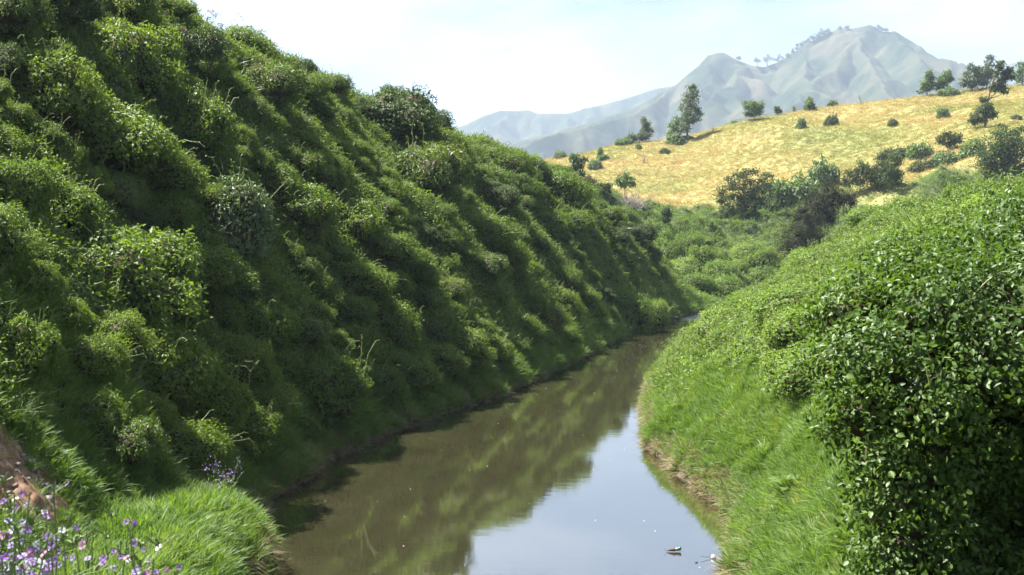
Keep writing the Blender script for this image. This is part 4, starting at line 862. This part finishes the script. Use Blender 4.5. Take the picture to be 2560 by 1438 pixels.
# dock plant with big leaves on the right bank
pd = hit(1975, 1265); r = np.random.default_rng(15)
dock = tag(bpy.data.objects.new('dock_plant', None), 'broad-leaved dock plant in the grass of the right bank', 'plant'); COL.objects.link(dock); dock.location = pd + Vector((0, 0, .22)); dock.scale = (1.45, 1.45, 1.45)
for k in range(11):
    t = np.linspace(0, 1, 7); Ln = r.uniform(.28, .52); w = .085 * np.sin(np.pi * np.clip(t * .9 + .08, 0, 1)) ** .7 * r.uniform(.8, 1.3); w[-1] = .004
    yy = Ln * t * .85; zz = .30 * Ln * np.sin(t * 2.6); mid = np.stack([0 * t, yy, zz], 1)
    V = np.concatenate([mid + np.stack([-w, 0 * t, .25 * w + .012 * np.sin(t * 14)], 1), mid, mid + np.stack([w, 0 * t, .25 * w + .012 * np.sin(t * 14 + 1)], 1)])
    T = []
    for i in range(6):
        for c in (0, 7): T += [[c + i, c + 7 + i, c + 8 + i], [c + i, c + 8 + i, c + 1 + i]]
    ob('leaf', mk('leaf', V, np.array(T), ['broad'], smooth=True), dock, rot=(r.uniform(.1, .8), 0, k * 2.4 + r.normal() * .2))
# dry tussock above the bare earth
pt = hit(10, 1070); r = np.random.default_rng(17)
o = tag(bpy.data.objects.new('dry_tussock', None), 'drooping dry grass tussock above the bare earth at the left edge', 'tussock'); COL.objects.link(o); o.location = pt
ob('blades', tuft(r, 'grass_dim', 260, .5, .32, .006, 1.1), o)
# flowering weed at the left bank
pw = hit(560, 1270); r = np.random.default_rng(19); mb = MB(); s = pw.y / FPX
for k in range(15):
    e = np.array([r.uniform(-45, 50) * s, r.normal() * .25, r.uniform(50, 135) * s]); V, T = tube(wiggle((r.normal() * .1, r.normal() * .1, 0), e, 5, .08, r), np.linspace(.008, .004, 5), 3); mb.add(V, T, 0)
    Pf = e + r.normal(size=(9, 3)) * [.06, .06, .07]; V, T = leaves(Pf, unit(r.normal(size=(9, 3)) + [0, 0, .5]), .035, .03, r); mb.add(V, T, 1)
    Pf = e * r.uniform(.15, .8, (14, 1)) + r.normal(size=(14, 3)) * .05; V, T = leaves(Pf, unit(r.normal(size=(14, 3)) + [0, 0, .5]), .09, .035, r); mb.add(V, T, 2)
o = tag(bpy.data.objects.new('flowering_weed', None), 'pale violet-tipped weed on the left bank behind the sunlit grass mound', 'weed'); COL.objects.link(o); o.location = pw; ob('stalks', mb.mesh('stalks', ['tendril', 'lilac', 'grass']), o)
# dry umbel stalks on the upper left slope
r = np.random.default_rng(23)
for k, (px, py) in enumerate(sorted([(385, 110), (410, 118), (395, 85), (375, 60), (430, 70), (455, 175), (470, 185), (480, 200), (540, 120), (530, 100), (555, 135), (590, 110), (620, 120), (640, 230), (655, 235), (745, 235)])):
    p = hit(px, py); h = r.uniform(.9, 1.5); mb = MB(); V, T = tube(wiggle((0, 0, -.3), (r.normal() * .12, 0, h), 5, .05, r), np.linspace(.012, .006, 5), 3); mb.add(V, T)
    for q in range(10):
        e = np.array([r.normal() * .11, r.normal() * .11, h + r.uniform(.02, .10)]); V, T = tube(wiggle((0, 0, h * r.uniform(.8, 1)), e, 3, .01, r), .005, 3); mb.add(V, T)
        V, T = leaves(e[None] + r.normal(size=(4, 3)) * .02, unit(r.normal(size=(4, 3)) + [0, 0, 1]), .05, .04, r); mb.add(V, T)
    o = tag(bpy.data.objects.new('seed_stalk', None), ORD[k].replace('nearest', 'first') + ' dry straw-coloured seed stalk from the left on the upper left slope', 'stalk', 'dry seed stalks on the upper left slope'); COL.objects.link(o); o.location = p; ob('stalk', mb.mesh('stalk', ['dry_grass']), o)

# ------------------------------------------------------------------ things on the water
def chunk(seed, sx, sy, sz, mat):
    r = np.random.default_rng(seed); V = ICO2[0] * (1 + .16 * r.normal(size=(len(ICO2[0]), 1))) * [sx, sy, sz]; return mk('chunk', V, ICO2[1], [mat])
M['drift'] = noisemat('wet_wood', [(.3, (.05, .035, .022)), (.7, (.16, .115, .07))], 14)
M['bottle'] = noisemat('green_plastic', [(.3, (.05, .20, .14)), (.7, (.10, .30, .22))], 9, .25, spec=.5)
M['scrap'] = noisemat('pale_plastic', [(.3, (.55, .42, .33)), (.6, (.80, .74, .68))], 12, .5)
pw = at(1685, 1380, 7 * FPX / 780); r = np.random.default_rng(2)
o = tag(bpy.data.objects.new('driftwood', None), 'dark driftwood stick with a green scrap floating near the right bank', 'driftwood'); COL.objects.link(o); o.location = (pw.x, pw.y, .02)
V, T = tube(np.array([(-.17, 0, .0), (-.09, .01, .02), (0, 0, .03), (.08, .02, .03), (.15, .02, .02)]), [.006, .026, .036, .03, .02], 7); ob('log', mk('log', V, T, ['drift']), o)
mb = MB()
for a, b in (((-.17, 0, .02), (-.20, -.10, .05)), ((.03, 0, .02), (-.02, -.13, .01)), ((.0, 0, .03), (.04, .03, .10))):
    V, T = tube(wiggle(a, b, 4, .02, r), .005, 4); mb.add(V, T)
ob('twigs', mb.mesh('twigs', ['drift']), o); ob('green_scrap', chunk(3, .035, .03, .035, 'bottle'), o, (.13, .03, .05)); ob('white_scrap', chunk(4, .03, .025, .02, 'scrap'), o, (.06, .0, .05))
pw = at(1783, 1396, 7 * FPX / 796); o = tag(bpy.data.objects.new('plastic_scrap', None), 'crumpled pale plastic scrap floating beside the right bank', 'litter'); COL.objects.link(o); o.location = (pw.x, pw.y, .02)
ob('sheet', chunk(5, .055, .05, .05, 'scrap'), o); V, T = tube(wiggle((-.05, 0, 0), (-.26, -.06, .0), 5, .03, r), .005, 4); ob('string', mk('string', V, T, ['drift']), o)
pw = at(1741, 1407, 7 * FPX / 807); tag(ob('wood_chip', chunk(6, .028, .02, .014, 'drift'), None, (pw.x, pw.y, .01)), 'tiny dark wood chip floating between driftwood and pale scrap', 'wood chip')
# stones lying on the bare earth
mb = MB(); r = np.random.default_rng(44)
for k in range(160):
    x, y = -8.3 + r.normal() * .45, 18.0 + r.normal() * .9; q = r.uniform(.012, .05) * (2.2 if k < 6 else 1)
    V = ICO1[0] * (1 + .2 * r.normal(size=(len(ICO1[0]), 1))) * [q, q * 1.2, q * .7] + [x, y, float(ground(x, y)) + .09]; mb.add(V, ICO1[1])
tag(ob('earth_pebbles', mb.mesh('earth_pebbles', ['grey_twig'])), 'small pale stones strewn over the bare earth at the left edge', 'stones', kind='stuff')
# foam flecks adrift
mb = MB(); r = np.random.default_rng(6)
for k in range(70):
    y = r.uniform(23, 75); x = r.uniform(float(XL(y)) + .8, float(XR(y)) - .5); q = r.uniform(.005, .012); a = np.linspace(0, 2 * np.pi, 7)[:-1]
    V = np.stack([x + q * np.cos(a) * 1.5, y + q * np.sin(a), np.full(6, .004)], 1); mb.add(np.concatenate([V, [[x, y, .012]]]), [[i, (i + 1) % 6, 6] for i in range(6)])
tag(ob('foam_flecks', mb.mesh('foam_flecks', ['scrap'])), 'pale foam flecks scattered over the brown river', 'foam', kind='stuff')

# ------------------------------------------------------------------ wild radish flowers in the left foreground
def flower_mesh(mat, seed):
    r = np.random.default_rng(seed); mb = MB()
    for k in range(4):
        a = k * math.pi / 2 + r.normal() * .12; c, s = math.cos(a), math.sin(a); L, w = .0135, .0068
        V = np.array([(.001, 0, 0), (.006, -.003, .003), (.006, .003, .003), (L * .8, -w, .005), (L * .8, w, .005), (L, 0, .0035)])
        V = np.stack([V[:, 0] * c - V[:, 1] * s, V[:, 0] * s + V[:, 1] * c, V[:, 2]], 1); mb.add(V, [[0, 1, 2], [1, 3, 2], [2, 3, 4], [3, 5, 4]], 0)
    V, T = tube([(0, 0, -.012), (0, 0, .002)], [.0015, .0028], 5); mb.add(V, T, 1)
    return mb.mesh('flower', [mat, 'stem'])
FL = {m: [flower_mesh(m, 70 + k) for k in range(3)] for m in ('purple', 'lilac', 'white', 'pink')}
r = np.random.default_rng(29)
PL = [(205, 1225, 3.0, 'purple', 'tallest wild radish with purple flowers, standing above the grass mound'), (8, 1210, 2.9, 'purple', 'purple radish spray cut by the left picture edge, level with the earth'),
      (395, 1360, 3.1, 'pink', 'radish with magenta flowers furthest right in the flower patch'), (330, 1395, 3.3, 'pink', 'pink radish next to the magenta one at the bottom edge'), (265, 1340, 3.3, 'white', 'white radish spray in the middle of the flower patch'),
      (280, 1290, 3.6, 'lilac', 'faint lilac radish before the sunlit grass mound'), (95, 1290, 3.2, 'lilac', 'pale radish spray before the foot of the bare earth'), (30, 1265, 3.0, 'lilac', 'lilac and white radish head in front of the bare earth')]
for k in range(58):
    a = r.uniform(0, 1) ** 1.9; px = -70 + 440 * a; py = r.uniform(1290 + 70 * a, 1450); PL.append((px, py, r.uniform(2.7, 4.0), ['purple', 'lilac', 'purple', 'lilac', 'purple', 'pink', 'white'][k % 7], None))
for k, (px, py, d, colr, lab) in enumerate(PL):
    top = np.array(at(px, py, d)); gx_ = top[0] + r.normal() * .12; gy_ = top[1] + r.normal() * .08; gz = float(ground(np.array([gx_]), np.array([gy_]))[0])
    base = np.array([gx_, gy_, gz]); o = bpy.data.objects.new('wild_radish', None); COL.objects.link(o); o.location = base; o.empty_display_size = .1
    tag(o, lab or {'purple': 'purple-flowered wild radish crowded in the lower left corner', 'lilac': 'lilac-flowered wild radish crowded in the lower left corner', 'white': 'white-flowered wild radish crowded in the lower left corner', 'pink': 'pink-flowered wild radish crowded in the lower left corner'}[colr], 'flower', None if lab else colr + ' radishes of the lower left corner')
    tp = top - base; mb = MB(); st = wiggle((0, 0, -.03), tp, 9, .05, r); V, T = tube(st, np.linspace(.005, .002, 9), 5); mb.add(V, T)
    Lf = MB(); nl = 14
    q = st[r.integers(1, 7, nl)] + r.normal(size=(nl, 3)) * [.05, .05, .03]; V, T = leaves(q, unit(r.normal(size=(nl, 3)) * .5 + [0, -.3, .8]), .10, .038, r, ovate=True, droop=.5); Lf.add(V, T)
    for f in range(int(r.integers(6, 10))):
        t = r.uniform(.72, 1.0); i = min(7, int(t * 8)); c = st[i] + (st[i + 1] - st[i]) * (t * 8 - i)
        e = c + np.array([r.normal() * .035, r.normal() * .035, r.uniform(.005, .04)]) ; V, T = tube(wiggle(c, e, 3, .004, r), .0012, 3); mb.add(V, T)
        cc = colr if r.random() < .8 else ['white', 'lilac', 'purple'][int(r.integers(3))]
        ob('flower', FL[cc][f % 3], o, e, (r.uniform(.3, 1.5), r.normal() * .4, r.uniform(-.8, .8)), r.uniform(.6, 1.0))
    for f in range(6):   # buds and pods
        e = tp + np.array([r.normal() * .012, r.normal() * .012, r.uniform(.0, .03)]); V, T = tube([tp - [0, 0, .01], (tp + e) / 2 + r.normal(size=3) * .003, e], [.001, .002, .0032], 4); mb.add(V, T)
    ob('stem', mb.mesh('stem', ['stem']), o); ob('leaves', Lf.mesh('leaves', ['grass']), o)
# grassy tufts under the flowers
P, N = sample(-4.2, -.3, 2.2, 7, 60, lambda P, N: np.ones(len(P)), r, 900)
scatter('bank_grass', P, unit(N * .4 + [0, 0, .7]), .8 + .5 * r.random(len(P)), C_GRASS, 3, 'grass under the wild radish flowers in the left foreground', 'grass', r)

# ------------------------------------------------------------------ haze: one closed box of even, pale air round everything
x0, x1, y0, y1, z0, z1 = -5600, 5600, -900, 4300, -4, 620
V = np.array([(x, y, z) for x in (x0, x1) for y in (y0, y1) for z in (z0, z1)])
T = [[0, 1, 3], [0, 3, 2], [4, 6, 7], [4, 7, 5], [0, 4, 5], [0, 5, 1], [2, 3, 7], [2, 7, 6], [0, 2, 6], [0, 6, 4], [1, 5, 7], [1, 7, 3]]
m, t, new, lk = nt('haze_air'); pv = new('ShaderNodeVolumePrincipled'); pv.inputs['Color'].default_value = (.66, .80, 1.0, 1); pv.inputs['Density'].default_value = .00019; pv.inputs['Anisotropy'].default_value = .1
oo = new('ShaderNodeOutputMaterial'); lk(pv.outputs[0], oo.inputs['Volume'])
tag(ob('haze', mk('haze', V, np.array(T), [m])), 'pale bluish air thickening towards the mountains', 'haze', kind='stuff')
